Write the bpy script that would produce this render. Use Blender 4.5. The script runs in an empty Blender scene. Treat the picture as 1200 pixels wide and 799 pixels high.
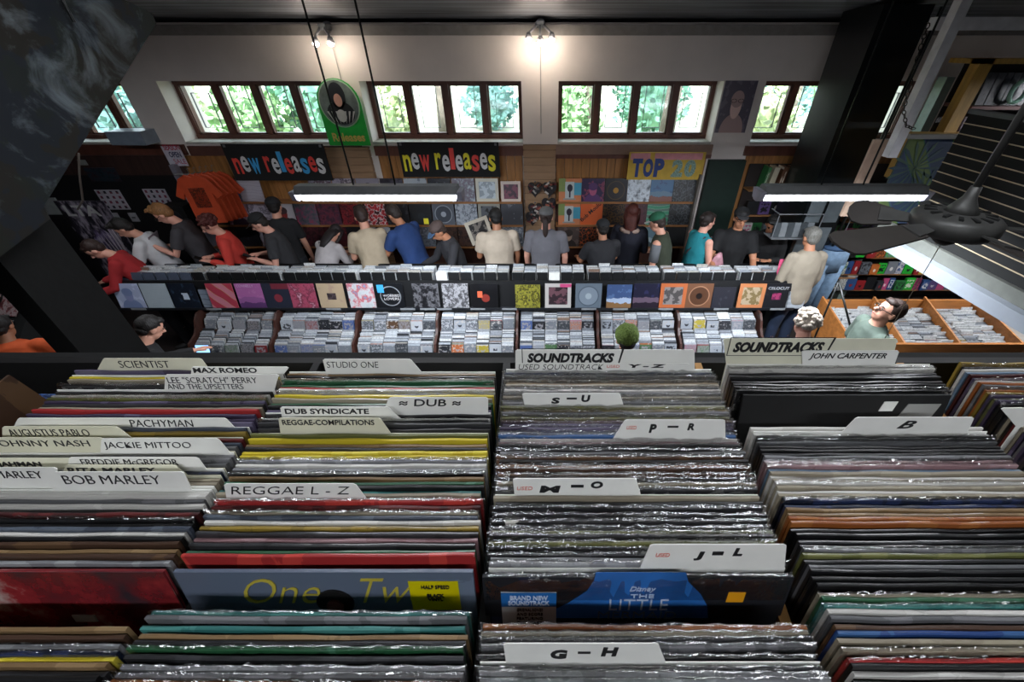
import bpy, bmesh, math, random
from mathutils import Vector, Matrix, noise as mnoise
R = math.radians
rnd = random.Random(7)
scene = bpy.context.scene
COL = scene.collection

# ------------------------------------------------------------------ camera
F = 467.0; CX = 640.0; CY = 400.0; TH = R(36.5); CZ = 3.4
CT, ST = math.cos(TH), math.sin(TH)
cd = bpy.data.cameras.new('camera'); cam = bpy.data.objects.new('camera', cd); COL.objects.link(cam)
cam.location = (0, 0, CZ); cam.rotation_euler = (R(90) - TH, 0, 0)
cd.sensor_width = 36; cd.lens = F / 1200 * 36; cd.shift_x = -40 / 1200; cd.clip_start = .01; cd.clip_end = 200
scene.camera = cam

def ray(px, py):
    u = (px - CX) / F; v = (CY - py) / F
    return Vector((u, CT + v * ST, v * CT - ST))
def atY(px, py, d):                 # point of the view ray on the plane y = d
    r = ray(px, py); k = d / r.y
    return Vector((r.x * k, d, CZ + r.z * k))
def atZ(px, py, z):
    r = ray(px, py); k = (z - CZ) / r.z
    return Vector((r.x * k, r.y * k, z))
def xAt(px, d, z):
    return (px - CX) / F * (d * CT + (CZ - z) * ST)

# ------------------------------------------------------------------ materials
def lin(c):
    return tuple(((x / 12.92) if x <= .04045 else ((x + .055) / 1.055) ** 2.4) for x in c)
def hx(s): return tuple(int(s[i:i + 2], 16) / 255 for i in (0, 2, 4))
def rgba(c):
    if isinstance(c, str): c = hx(c)
    return (*lin(c), 1)
_m = {}
def newmat(name):
    m = bpy.data.materials.new(name); m.use_nodes = True
    nt = m.node_tree; b = nt.nodes['Principled BSDF']
    return m, nt, b
def mat(name, c, rough=.6, metal=0, var=.12, scale=12, bump=0, coat=0, bscale=None, stretch=None):
    if name in _m: return _m[name]
    m, nt, b = newmat(name); N = nt.nodes; L = nt.links
    b.inputs['Roughness'].default_value = rough; b.inputs['Metallic'].default_value = metal
    b.inputs['Coat Weight'].default_value = coat
    tc = N.new('ShaderNodeTexCoord'); src = tc.outputs['Object']
    if stretch:
        mp = N.new('ShaderNodeMapping'); mp.inputs['Scale'].default_value = stretch; L.new(src, mp.inputs[0]); src = mp.outputs[0]
    nz = N.new('ShaderNodeTexNoise'); nz.inputs['Scale'].default_value = scale; nz.inputs['Detail'].default_value = 4
    L.new(src, nz.inputs['Vector'])
    r = N.new('ShaderNodeValToRGB'); c0 = rgba(c)
    r.color_ramp.elements[0].position = .3; r.color_ramp.elements[1].position = .7
    r.color_ramp.elements[0].color = tuple(x * (1 - var) for x in c0[:3]) + (1,)
    r.color_ramp.elements[1].color = tuple(min(1, x * (1 + var)) for x in c0[:3]) + (1,)
    L.new(nz.outputs['Fac'], r.inputs[0]); L.new(r.outputs[0], b.inputs['Base Color'])
    if bump:
        bp = N.new('ShaderNodeBump'); bp.inputs['Strength'].default_value = bump; bp.inputs['Distance'].default_value = .01
        if bscale:
            n2 = N.new('ShaderNodeTexNoise'); n2.inputs['Scale'].default_value = bscale; n2.inputs['Detail'].default_value = 5
            L.new(src, n2.inputs['Vector']); L.new(n2.outputs['Fac'], bp.inputs['Height'])
        else: L.new(nz.outputs['Fac'], bp.inputs['Height'])
        L.new(bp.outputs[0], b.inputs['Normal'])
    _m[name] = m
    return m
def emit(name, c, s):
    if name in _m: return _m[name]
    m, nt, b = newmat(name)
    b.inputs['Base Color'].default_value = rgba(c); b.inputs['Emission Color'].default_value = rgba(c)
    b.inputs['Emission Strength'].default_value = s; _m[name] = m
    return m

class NG:                                # tiny node graph helper
    def __init__(s, nt): s.nt = nt
    def val(s, x, sock):
        if hasattr(x, 'links') or hasattr(x, 'is_output'): s.nt.links.new(x, sock)
        else: sock.default_value = x
    def math(s, op, a, b=0.0, c=None):
        n = s.nt.nodes.new('ShaderNodeMath'); n.operation = op
        s.val(a, n.inputs[0]); s.val(b, n.inputs[1])
        if c is not None: s.val(c, n.inputs[2])
        return n.outputs[0]
    def mix(s, f, a, b):
        n = s.nt.nodes.new('ShaderNodeMix'); n.data_type = 'RGBA'
        s.val(f, n.inputs[0]); s.val(a, n.inputs[6]); s.val(b, n.inputs[7])
        return n.outputs[2]
    def ell(s, x, z, cx, cz, rx, rz):
        a = s.math('POWER', s.math('ABSOLUTE', s.math('DIVIDE', s.math('SUBTRACT', x, cx), rx)), 2.0)
        b = s.math('POWER', s.math('ABSOLUTE', s.math('DIVIDE', s.math('SUBTRACT', z, cz), rz)), 2.0)
        return s.math('LESS_THAN', s.math('ADD', a, b), 1.0)
    def rect(s, x, z, x0, x1, z0, z1):
        a = s.math('MULTIPLY', s.math('GREATER_THAN', x, x0), s.math('LESS_THAN', x, x1))
        b = s.math('MULTIPLY', s.math('GREATER_THAN', z, z0), s.math('LESS_THAN', z, z1))
        return s.math('MULTIPLY', a, b)
def art(kind, cols, seed=0, gloss=.25, sc=4.0):
    """printed cover artwork, drawn procedurally over a sleeve's own x / z extent"""
    key = ('art', kind, tuple(cols), seed, gloss)
    if key in _m: return _m[key]
    m, nt, b = newmat('cover_print'); g = NG(nt); N = nt.nodes; L = nt.links
    C = [rgba(c) for c in cols]
    while len(C) < 4: C.append(C[len(C) % len(cols)])
    tc = N.new('ShaderNodeTexCoord'); sp = N.new('ShaderNodeSeparateXYZ'); L.new(tc.outputs['Generated'], sp.inputs[0])
    x, z = sp.outputs[0], sp.outputs[2]
    mp = N.new('ShaderNodeMapping'); mp.inputs['Location'].default_value = (seed * 3.1, 0, seed * 1.7); L.new(tc.outputs['Generated'], mp.inputs[0])
    nz = N.new('ShaderNodeTexNoise'); nz.inputs['Scale'].default_value = sc; nz.inputs['Detail'].default_value = 6; L.new(mp.outputs[0], nz.inputs['Vector'])
    nf = nz.outputs['Fac']
    def ramp(f, cs):
        r = N.new('ShaderNodeValToRGB'); r.color_ramp.interpolation = 'CONSTANT'; e = r.color_ramp.elements
        e[0].position = 0; e[0].color = cs[0]
        e[1].position = .5; e[1].color = cs[1]
        if len(cs) > 2: q = e.new(.57); q.color = cs[2]
        if len(cs) > 3: q = e.new(.64); q.color = cs[3]
        L.new(f, r.inputs[0]); return r.outputs[0]
    base = C[0]
    if kind == 'noise':
        out = ramp(nf, C); q = out.node.color_ramp; q.interpolation = 'LINEAR'; e = q.elements; e[0].position = .36; e[1].position = .47; e[2].position = .56; e[3].position = .66; nz.inputs['Roughness'].default_value = .62
    elif kind == 'plain': out = g.mix(g.math('GREATER_THAN', nf, .62), C[0], C[1])
    elif kind == 'portrait':
        bg = g.mix(g.math('GREATER_THAN', nf, .56), C[0], C[3])
        sh = g.mix(g.ell(x, z, .5, .02, .38, .36), bg, C[2])
        out = g.mix(g.ell(x, z, .5, .52, .17, .24), sh, C[1])
        out = g.mix(g.ell(x, z, .5, .66, .2, .16), out, C[2])
    elif kind == 'mic':
        o1 = g.mix(g.rect(x, z, 0, .3, .45, 1), C[0], C[1]); o1 = g.mix(g.rect(x, z, .68, 1, .3, .82), o1, C[2]); o1 = g.mix(g.rect(x, z, .28, .68, .1, .86), o1, C[3])
        o1 = g.mix(g.rect(x, z, .455, .525, .2, .5), o1, rgba('2a2430')); out = g.mix(g.ell(x, z, .49, .6, .12, .16), o1, rgba('2a2430')); out = g.mix(g.rect(x, z, .2, .76, .1, .17), out, rgba('8c8c88'))
    elif kind == 'disc':
        o1 = g.mix(g.ell(x, z, .5, .5, .4, .4), C[0], C[1])
        o2 = g.mix(g.ell(x, z, .5, .5, .36, .36), o1, C[2]); out = g.mix(g.ell(x, z, .5, .5, .12, .12), o2, C[3])
    elif kind == 'dot':
        out = g.mix(g.ell(x, z, .52, .42, .16, .16), C[0], C[1]); out = g.mix(g.rect(x, z, .35, 1, .78, 1), out, C[2])
    elif kind == 'frame':
        inn = g.mix(g.math('GREATER_THAN', nf, .5), C[1], C[2]); out = g.mix(g.rect(x, z, .14, .86, .16, .86), C[0], inn)
    elif kind == 'tile':
        inn = g.mix(g.math('GREATER_THAN', nf, .5), C[1], C[2]); out = g.mix(g.rect(x, z, .33, .67, .36, .62), g.mix(g.math('GREATER_THAN', nf, .6), C[0], C[3]), inn)
    elif kind == 'bands':
        w = N.new('ShaderNodeTexWave'); w.bands_direction = 'Z'; w.inputs['Scale'].default_value = 1.1; w.inputs['Distortion'].default_value = 3; L.new(mp.outputs[0], w.inputs[0])
        out = ramp(w.outputs['Fac'], C)
    elif kind == 'diag':
        w = N.new('ShaderNodeTexWave'); w.bands_direction = 'DIAGONAL'; w.inputs['Scale'].default_value = .9; w.inputs['Distortion'].default_value = 2; L.new(mp.outputs[0], w.inputs[0])
        out = ramp(w.outputs['Fac'], C)
    elif kind == 'cells':
        v = N.new('ShaderNodeTexVoronoi'); v.inputs['Scale'].default_value = 7; L.new(mp.outputs[0], v.inputs[0]); out = ramp(v.outputs['Distance'], C)
        r = out.node.color_ramp.elements; r[1].position = .3; r[2].position = .5; r[3].position = .62
    elif kind == 'land':
        h = g.math('ADD', z, g.math('MULTIPLY', nf, .35)); o = g.mix(g.math('LESS_THAN', h, .62), g.mix(g.math('GREATER_THAN', nf, .58), C[0], C[3]), C[1]); out = g.mix(g.math('LESS_THAN', h, .42), o, C[2])
    elif kind == 'edge':                 # stripes along the sleeve's width only
        mp2 = N.new('ShaderNodeMapping'); mp2.inputs['Scale'].default_value = (1, .01, .25); mp2.inputs['Location'].default_value = (seed * 3.3, 0, seed); L.new(tc.outputs['Generated'], mp2.inputs[0]); L.new(mp2.outputs[0], nz.inputs['Vector'])
        out = ramp(nf, C)
    elif kind == 'split': out = g.mix(g.math('GREATER_THAN', x, .25 + .5 * ((seed * 37) % 10) / 10), C[0], C[1])
    elif kind == 'grid':
        f1 = g.math('FRACT', g.math('MULTIPLY', x, 4.0)); f2 = g.math('FRACT', g.math('MULTIPLY', z, 4.0))
        out = g.mix(g.rect(f1, f2, .3, .72, .25, .8), C[0], g.mix(g.math('GREATER_THAN', nf, .5), C[1], C[2]))
    else: out = base
    if isinstance(out, tuple): b.inputs['Base Color'].default_value = out
    else: L.new(out, b.inputs['Base Color'])
    b.inputs['Roughness'].default_value = gloss + .15
    b.inputs['Coat Weight'].default_value = .35 if gloss < .4 else 0; b.inputs['Coat Roughness'].default_value = .15
    bp = N.new('ShaderNodeBump'); bp.inputs['Strength'].default_value = .12; bp.inputs['Distance'].default_value = .02
    n3 = N.new('ShaderNodeTexNoise'); n3.inputs['Scale'].default_value = 3; L.new(tc.outputs['Generated'], n3.inputs['Vector']); L.new(n3.outputs['Fac'], bp.inputs['Height']); L.new(bp.outputs[0], b.inputs['Normal'])
    _m[key] = m
    return m

# ------------------------------------------------------------------ mesh builder
class MB:
    def __init__(s): s.v = []; s.f = []; s.mi = []; s.cur = 0
    def add(s, vs, fs):
        o = len(s.v); s.v += [tuple(v) for v in vs]; s.f += [tuple(i + o for i in f) for f in fs]; s.mi += [s.cur] * len(fs); return s
    def box(s, x0, x1, y0, y1, z0, z1, M=None):
        vs = [Vector((x, y, z)) for z in (z0, z1) for y in (y0, y1) for x in (x0, x1)]
        if M: vs = [M @ v for v in vs]
        return s.add(vs, [(0, 2, 3, 1), (4, 5, 7, 6), (0, 1, 5, 4), (2, 6, 7, 3), (0, 4, 6, 2), (1, 3, 7, 5)])
    def prism(s, poly, axis, a, b, M=None):  # poly in the two other axes, extruded from a to b
        n = len(poly)
        def p(q, t):
            v = {'x': (t, q[0], q[1]), 'y': (q[0], t, q[1]), 'z': (q[0], q[1], t)}[axis]; v = Vector(v)
            return M @ v if M else v
        vs = [p(q, a) for q in poly] + [p(q, b) for q in poly]
        return s.add(vs, [tuple(range(n))[::-1], tuple(range(n, 2 * n))] + [(i, (i + 1) % n, n + (i + 1) % n, n + i) for i in range(n)])
    def loft(s, pts, rad, n=12, up=None):
        pts = [Vector(p) for p in pts]; base = len(s.v); k = len(pts); vs = []
        for i, p in enumerate(pts):
            t = (pts[min(i + 1, k - 1)] - pts[max(i - 1, 0)]); t.normalize()
            r = Vector((1, 0, 0)) if up is None else Vector(up)
            a = r - t * r.dot(t)
            if a.length < .05: a = Vector((0, 1, 0)) - t * t.y
            a.normalize(); c = t.cross(a)
            rx, ry = rad[i] if isinstance(rad[i], tuple) else (rad[i], rad[i])
            for j in range(n):
                q = 2 * math.pi * j / n; vs.append(p + a * (rx * math.cos(q)) + c * (ry * math.sin(q)))
        fs = [(i * n + j, i * n + (j + 1) % n, (i + 1) * n + (j + 1) % n, (i + 1) * n + j) for i in range(k - 1) for j in range(n)]
        fs += [tuple(range(n))[::-1], tuple(range((k - 1) * n, k * n))]
        return s.add(vs, fs)
    def ell(s, c, r, M=None, n=14, m=9, jit=0, zmin=-2):
        c = Vector(c); vs = []; fs = []
        for i in range(m + 1):
            a = math.pi * i / m
            for j in range(n):
                q = 2 * math.pi * j / n; d = Vector((math.sin(a) * math.cos(q), math.sin(a) * math.sin(q), max(zmin, math.cos(a))))
                k = 1 + (jit * mnoise.noise(d * 3 + c * 5) if jit else 0)
                w = Vector((d.x * r[0] * k, d.y * r[1] * k, d.z * r[2] * k))
                if M: w = M @ w
                vs.append(c + w)
        for i in range(m):
            for j in range(n): fs.append((i * n + j, (i + 1) * n + j, (i + 1) * n + (j + 1) % n, i * n + (j + 1) % n))
        return s.add(vs, fs)
    def build(s, name, m, parent=None, smooth=False, loc=None, rot=None):
        me = bpy.data.meshes.new(name); me.from_pydata(s.v, [], s.f)
        for x in (m if isinstance(m, (list, tuple)) else [m]): me.materials.append(x)
        if isinstance(m, (list, tuple)): me.polygons.foreach_set('material_index', s.mi)
        bm = bmesh.new(); bm.from_mesh(me); bmesh.ops.recalc_face_normals(bm, faces=bm.faces); bm.to_mesh(me); bm.free()
        if smooth: me.polygons.foreach_set('use_smooth', [True] * len(me.polygons))
        me.update()
        o = bpy.data.objects.new(name, me); COL.objects.link(o)
        if parent: o.parent = parent
        if loc is not None: o.location = loc
        if rot is not None: o.rotation_euler = rot
        return o
def tag(o, label=None, cat=None, group=None, kind=None):
    if label: o['label'] = label
    if cat: o['category'] = cat
    if group: o['group'] = group
    if kind: o['kind'] = kind
    return o
def struct(o): o['kind'] = 'structure'; return o
def empty(name, loc=(0, 0, 0), rz=0):
    o = bpy.data.objects.new(name, None); o.empty_display_size = .05; COL.objects.link(o); o.location = loc; o.rotation_euler = (0, 0, rz); return o
def inst(name, me, m=None, parent=None, loc=(0, 0, 0), rot=(0, 0, 0), scale=(1, 1, 1)):
    o = bpy.data.objects.new(name, me); COL.objects.link(o)
    if m: o.material_slots[0].link = 'OBJECT'; o.material_slots[0].material = m
    o.parent = parent; o.location = loc; o.rotation_euler = rot; o.scale = scale
    return o
_txt = {}
def text_mesh(t, bold=0, ext=.0, shear=0, sp=1):
    k = (t, bold, ext, shear, sp)
    if k not in _txt:
        c = bpy.data.curves.new('t', 'FONT'); c.body = t; c.size = 1; c.offset = bold; c.extrude = ext; c.shear = shear; c.space_character = sp; c.resolution_u = 3
        o = bpy.data.objects.new('t', c); me = bpy.data.meshes.new_from_object(o); bpy.data.objects.remove(o); bpy.data.curves.remove(c)
        xs = [v.co.x for v in me.vertices]; ys = [v.co.y for v in me.vertices]
        x0, x1, y0, y1 = min(xs), max(xs), min(ys), max(ys)
        for v in me.vertices: v.co.x = (v.co.x - x0) / (x1 - x0); v.co.y = (v.co.y - y0) / (y1 - y0)
        _txt[k] = me
    return _txt[k].copy()
def text(name, t, m, x, y, z, w, h, parent=None, lean=0, bold=0, shear=0, rz=0, sp=1, th=.0004):
    """lettering whose lower left corner is at x, y, z, w wide and h tall, facing -y, on a plane leaning back by lean"""
    me = text_mesh(t, bold, .01, shear, sp)
    zs = max(abs(v.co.z) for v in me.vertices) or 1
    for v in me.vertices: v.co.z = v.co.z / zs * th; v.co.x *= w; v.co.y *= h
    me.materials.clear(); me.materials.append(m)
    o = bpy.data.objects.new(name, me); COL.objects.link(o); o.parent = parent; o.location = (x, y, z); o.rotation_euler = (R(90) - lean, 0, 0)
    if rz: o.rotation_euler = (R(90) - lean, 0, 0); o.rotation_mode = 'XYZ'; o.rotation_euler.rotate_axis('Z', rz)
    return o
ORD = 'first second third fourth fifth sixth seventh eighth ninth tenth eleventh twelfth thirteenth fourteenth fifteenth sixteenth seventeenth eighteenth nineteenth'.split()
TENS = {2: ('twentieth', 'twenty'), 3: ('thirtieth', 'thirty'), 4: ('fortieth', 'forty'), 5: ('fiftieth', 'fifty'), 6: ('sixtieth', 'sixty'), 7: ('seventieth', 'seventy')}
def ordw(i):
    if i <= 19: return ORD[i - 1]
    t, u = divmod(i, 10)
    return TENS[t][0] if u == 0 else TENS[t][1] + '-' + ORD[u - 1]
pend = {}
def later(o, noun, place, frm, cat, group):
    pend.setdefault((noun, place, frm), []).append(o); o['category'] = cat; o['group'] = group
def flush():
    for (noun, place, frm), L in pend.items():
        for i, o in enumerate(L):
            if len(L) == 1 : o['label'] = '%s %s' % (noun, place)
            elif len(L) == 2: o['label'] = '%s of the two %s %s' % ({'the left': ('leftmost', 'rightmost'), 'the right': ('rightmost', 'leftmost'), 'the back': ('rearmost', 'frontmost'), 'the front': ('frontmost', 'rearmost')}[frm][i], (noun + 's').replace('trees seen', 'trees'), place)
            else: o['label'] = '%s %s from %s %s' % (ordw(i + 1), noun, frm, place)

# ------------------------------------------------------------------ common materials
BLACK = mat('black_paint', '0a0b0b', .7)
BLACKG = mat('black_satin', '0d1110', .35)
WHITE = mat('white_wall_paint', 'ded5ce', .7, var=.05, scale=3, bump=.1)
WOODB = mat('brown_window_wood', '60392e', .45, var=.25, scale=9, stretch=(1, 1, .2))
WOODP = mat('orange_panel_wood', '9a6a3a', .45, var=.3, scale=5, stretch=(6, 6, .5))
WOODL = mat('light_bin_wood', 'a87c44', .6, var=.25, scale=8, stretch=(6, .6, 6))
WOODO = mat('honey_wood', 'b0713a', .45, var=.22, scale=6, stretch=(.6, 4, 4))
WOODD = mat('dark_rack_wood', '3a1f17', .5, var=.3, scale=7, stretch=(4, 4, .5))
SHELFW = mat('shelf_wood', '8c5f38', .45, var=.2, scale=7, stretch=(.5, 4, 4))
CARD = mat('white_plastic_card', 'f0f0ea', .4, var=.04, scale=30)
CARDY = mat('aged_plastic_card', 'dedcc6', .4, var=.05, scale=30)
INK = mat('black_marker_ink', '141417', .6)
INKR = mat('red_marker_ink', 'd05030', .6)
GREY = mat('grey_metal', '6e7174', .45, metal=.3)
SKIN = [mat('skin_fair', 'c9937c', .55, var=.06), mat('skin_tan', 'ac7658', .55, var=.06), mat('skin_pink', 'd49c88', .55, var=.06)]
SHOE = mat('dark_shoe', '1c1b1c', .6)

# ------------------------------------------------------------------ room shell
HALL_L, HALL_R, WY = -9.0, 8.6, 6.2
def sbox(name, m, *a):
    return struct(MB().box(*a).build(name, m))
FLOORM = mat('dark_worn_floor', '2a2320', .5, var=.3, scale=3)
sbox('floor', FLOORM, HALL_L, HALL_R, -2.6, 6.6, -.1, 0)
sbox('floor_mezzanine', mat('mezzanine_boards', '241d1a', .6, var=.3), -1.49, 3.16, -2.5, .62, 1.86, 1.96)
sbox('wall_left', mat('left_wall_paint', '1a1718', .8), HALL_L - .1, HALL_L, -2.6, 6.6, 0, 4.6)
sbox('wall_right', mat('right_wall_paint', '55514c', .8), HALL_R, HALL_R + .1, -2.6, 6.6, 0, 4.6)
sbox('wall_rear', mat('rear_wall_paint', '3a3836', .8), HALL_L, HALL_R, -2.7, -2.6, 0, 4.6)
# ceiling rises gently away from the window wall
mc = MB(); zc0, zc1 = 3.63, 4.45
mc.prism([(6.6, zc0 - .03), (-2.6, zc1), (-2.6, zc1 + .1), (6.6, zc0 + .08)], 'x', HALL_L, HALL_R)
struct(mc.build('ceiling', mat('black_ceiling_boards', '64686e', .6, var=.75, scale=2.2, stretch=(.25, 6, 1), bump=.3)))
# window wall: masonry band, piers and lower wall as one wall
SILL = 2.364; HEAD = 3.05; FY = 5.9
wins = [(-7.36, -5.31), (-4.85, -2.80), (-2.33, -.31), (.155, 2.215), (2.74, 4.82)]
mw = MB()
mw.box(HALL_L, HALL_R, FY, 6.45, HEAD + .0, 3.62)
mw.box(HALL_L, HALL_R, FY + .02, 6.45, 0, SILL - .03)
xs = [HALL_L] + [q for w in wins for q in w] + [HALL_R]
for i in range(0, len(xs), 2): mw.box(xs[i], xs[i + 1], FY, 6.45, SILL - .03, HEAD)
struct(mw.build('wall_back', WHITE))
sbox('trim_1', mat('crown_strip', '8a8580', .6), HALL_L, HALL_R, FY - .035, FY, 3.50, 3.60)
sbox('trim_2', WOODB, HALL_L, -4.9, FY - .02, FY + .02, SILL - .16, SILL - .03)
sbox('trim_3', mat('brown_fascia', '5c3a31', .5, var=.15), -4.85, -2.5, FY - .02, FY + .02, SILL - .17, SILL - .05)
sbox('trim_4', WOODB, -2.33, -.31, FY - .02, FY + .02, SILL - .17, SILL - .05)
sbox('trim_5', mat('pinkish_fascia', '8a6f60', .5, var=.1), .13, 2.25, FY - .03, FY + .02, SILL - .15, SILL - .03)
sbox('trim_6', WOODB, .13, 2.25, FY - .04, FY + .02, SILL - .2, SILL - .15)
sbox('trim_7', WOODB, 2.7, 6.2, FY - .02, FY + .02, SILL - .17, SILL - .05)
# wood panelling, slatted wood piers and green pier under the windows
def panelling(name, x0, x1, z0, z1, m, horiz=False):
    b = MB()
    if horiz:
        z = z0
        while z < z1: b.box(x0, x1, FY - .05, FY + .02, z, min(z1, z + .085)); z += .095
        b.box(x0 + .01, x1 - .01, FY - .035, FY + .02, z0, z1)
    else:
        x = x0
        while x < x1: b.box(x, min(x1, x + .11), FY - .012, FY + .02, z0, z1); x += .117
    return struct(b.build(name, m))
SLATW = mat('pale_slat_wood', '9a7a5c', .55, var=.12, scale=5, stretch=(.6, 4, 4))
panelling('wall_back_panelling', -5.0, -2.63, 0, SILL - .17, WOODP)
panelling('wall_back_panelling', -2.3, -.33, 0, SILL - .17, WOODP)
panelling('wall_back_panelling', .14, 2.2, 0, SILL - .2, WOODP)
panelling('wall_back_panelling', 2.75, 5.3, 0, SILL - .17, WOODP)
panelling('wall_back_pier', -2.98, -2.4, 0, SILL - .06, SLATW, True)
panelling('wall_back_pier', -.31, .13, 0, SILL - .03, SLATW, True)
sbox('wall_back_green_pier', mat('dark_green_paint', '10281f', .6), 2.24, 2.74, FY - .06, FY + .02, 0, SILL - .22)
sbox('wall_back_dark_panel', mat('black_display_wall', '131215', .6), HALL_L, -5.0, FY - .04, FY + .02, 0, 1.95)
sbox('wall_back_brown_panel', mat('brown_plank_wall', '3d2a26', .5, var=.3, scale=4, stretch=(5, 5, .4)), HALL_L, -5.0, FY - .05, FY + .02, 1.95, SILL - .16)

# windows
LEAD = mat('lead_came', '3a4048', .4)
def glassmat():
    m, nt, b = newmat('leaded_glass'); N = nt.nodes; L = nt.links
    out = N['Material Output']; t = N.new('ShaderNodeBsdfTransparent'); t.inputs[0].default_value = (.93, .97, .98, 1)
    gl = N.new('ShaderNodeBsdfGlossy'); gl.inputs['Roughness'].default_value = .1
    mx = N.new('ShaderNodeMixShader'); mx.inputs[0].default_value = .05
    L.new(t.outputs[0], mx.inputs[1]); L.new(gl.outputs[0], mx.inputs[2]); L.new(mx.outputs[0], out.inputs[0])
    return m
GLASS = glassmat()
for wi, (a, b_) in enumerate(wins):
    w = empty('window_%d' % (wi + 1), ((a + b_) / 2, WY, SILL)); w['kind'] = 'structure'
    W = b_ - a; H = HEAD - SILL; f = .05
    fr = MB(); fr.box(-W / 2, W / 2, -.06, .06, 0, f); fr.box(-W / 2, W / 2, -.06, .06, H - f, H + .02)
    n = 4; pw = W / n
    for k in range(n + 1):
        x = -W / 2 + k * pw; t = .035 if 0 < k < n else .05
        fr.box(max(-W / 2, x - t), min(W / 2, x + t), -.05, .06, f, H - f)
    fr.build('window_frame', WOODB, w)
    MB().box(-W / 2, W / 2, -.3, .0, -.03, -.001).build('window_sill', mat('white_sill', 'b9b6ae', .6), w)
    for k in range(n):
        x0 = -W / 2 + k * pw + .04; x1 = x0 + pw - .08; z0, z1 = f, H - f
        sa = MB(); q = .02
        sa.box(x0, x0 + q, -.03, .03, z0, z1); sa.box(x1 - q, x1, -.03, .03, z0, z1); sa.box(x0, x1, -.03, .03, z0, z0 + q); sa.box(x0, x1, -.03, .03, z1 - q, z1)
        so = sa.build('sash', WOODB, w)
        MB().box(x0 + q, x1 - q, -.004, .004, z0 + q, z1 - q).build('pane', GLASS, so)
        ld = MB(); a0, a1 = x0 + .1, x1 - .1; c0 = z0 + .08; c1 = z1 - (.10 if (k in (0, 3)) else .0)
        for xx in (a0, a1): ld.box(xx - .003, xx + .003, -.01, .01, c0, c1)
        ld.box(a0, a1, -.01, .01, c0 - .003, c0 + .003)
        if k in (0, 3): ld.box(a0, a1 + .06, -.01, .01, c1 - .003, c1 + .003)
        ld.build('leading', LEAD, so)

# outside: garden
def leafmat(n, c): return mat(n, c, .6, var=.5, scale=3)
sbox('ground_outside', mat('garden_ground', 'a8a890', .9, var=.4, scale=1.5), -22, 22, 6.7, 40, 1.5, 1.6)
for i in range(16):
    x = -13.5 + i * 1.75 + rnd.uniform(-.5, .5); y = rnd.uniform(8.6, 12.5); r = rnd.uniform(.75, 1.25); b = MB()
    for k in range(520):
        d = Vector((rnd.gauss(0, 1), rnd.gauss(0, 1), rnd.gauss(0, 1))).normalized() * r * rnd.uniform(.65, 1)
        c = Vector((0, 0, r * .8)) + Vector((d.x, d.y, d.z * .8)); u = Vector((rnd.gauss(0, 1), rnd.gauss(0, 1), rnd.gauss(0, 1))).normalized() * .09
        w_ = u.orthogonal().normalized() * .06
        b.add([c - u, c - w_, c + u, c + w_], [(0, 1, 2, 3)])
    b.ell((0, 0, r * .7), (r * .6, r * .6, r * .6), jit=.3)
    o = b.build('garden_bush', leafmat('leaves_%d' % (i % 4), ['7da06c', '66947a', 'a0ae7c', '6e948c'][i % 4]), loc=(x, y, 1.6))
    later(o, ['bright green bush', 'deep green bush', 'yellow-green bush', 'blue-green bush'][i % 4], 'growing outside the windows', 'the left', 'bush', 'bushes in the garden outside')
BARK = mat('tree_bark', '6d6459', .8, var=.4, scale=10)
for i, (x, y) in enumerate([(-7.6, 9), (-4.2, 10), (-1.9, 8.4), (2.2, 8.2), (5.0, 9.5), (.9, 9.6)]):
    t = empty('garden_tree', (x, y, 1.6)); MB().loft([(0, 0, 0), (.05, 0, 1.5), (-.05, .1, 3.2)], [.16, .12, .08]).build('trunk', BARK, t, True)
    b = MB()
    for k in range(700):
        d = Vector((rnd.gauss(0, .75), rnd.gauss(0, .6), rnd.gauss(0, .5))); c = d + Vector((0, 0, 3.2)); u = Vector((rnd.gauss(0, 1), rnd.gauss(0, 1), rnd.gauss(0, 1))).normalized() * .09; w_ = u.orthogonal().normalized() * .05
        b.add([c - u, c - w_, c + u, c + w_], [(0, 1, 2, 3)])
    b.build('crown', leafmat('leaves_%d' % (i % 3), '86a878'), t)
    later(t, 'leafy tree', 'seen through the leaded windows', 'the left', 'tree', 'trees in the garden outside')

# world and daylight
wd = bpy.data.worlds.new('world'); scene.world = wd; wd.use_nodes = True
bg = wd.node_tree.nodes['Background']; bg.inputs[0].default_value = (.80, .90, 1.0, 1); bg.inputs[1].default_value = 4.0
sn = bpy.data.lights.new('sun', 'SUN'); sn.energy = 12; sn.angle = R(8); so = bpy.data.objects.new('sun', sn); COL.objects.link(so); so.rotation_euler = (R(50), R(12), R(-25))
exec_order = []
# ------------------------------------------------------------------ wall-hung things
def letters(parent, s, x, z, w, h, cols, y=-.012, jit=.0, bold=.022):
    """playful display lettering: each letter its own part, laid from x to x + w"""
    wid = {'w': 1.35, 'm': 1.35, 'l': .62, ' ': .55, 'r': .85, 't': .7, 'i': .5}
    tot = sum(wid.get(c, 1) for c in s); u = w / tot; cx = x; k = 0
    for c in s:
        cw = wid.get(c, 1) * u
        if c != ' ':
            tall = 1.0 if c in 'lTOP20tdbh' else .78
            dz = jit * (1 if k % 2 else -1)
            text('letter', c, cols[k % len(cols)], cx + cw * .05, y, z + dz, cw * .9, h * tall, parent, bold=bold); k += 1
        cx += cw
RED = mat('banner_red', 'e0433a', .6, var=.03); BLU = mat('banner_blue', '3aa0dc', .6, var=.03); WHT = mat('banner_white', 'dcdcdc', .6, var=.03); YEL = mat('banner_yellow', 'e8dc2a', .6, var=.03)
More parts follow.
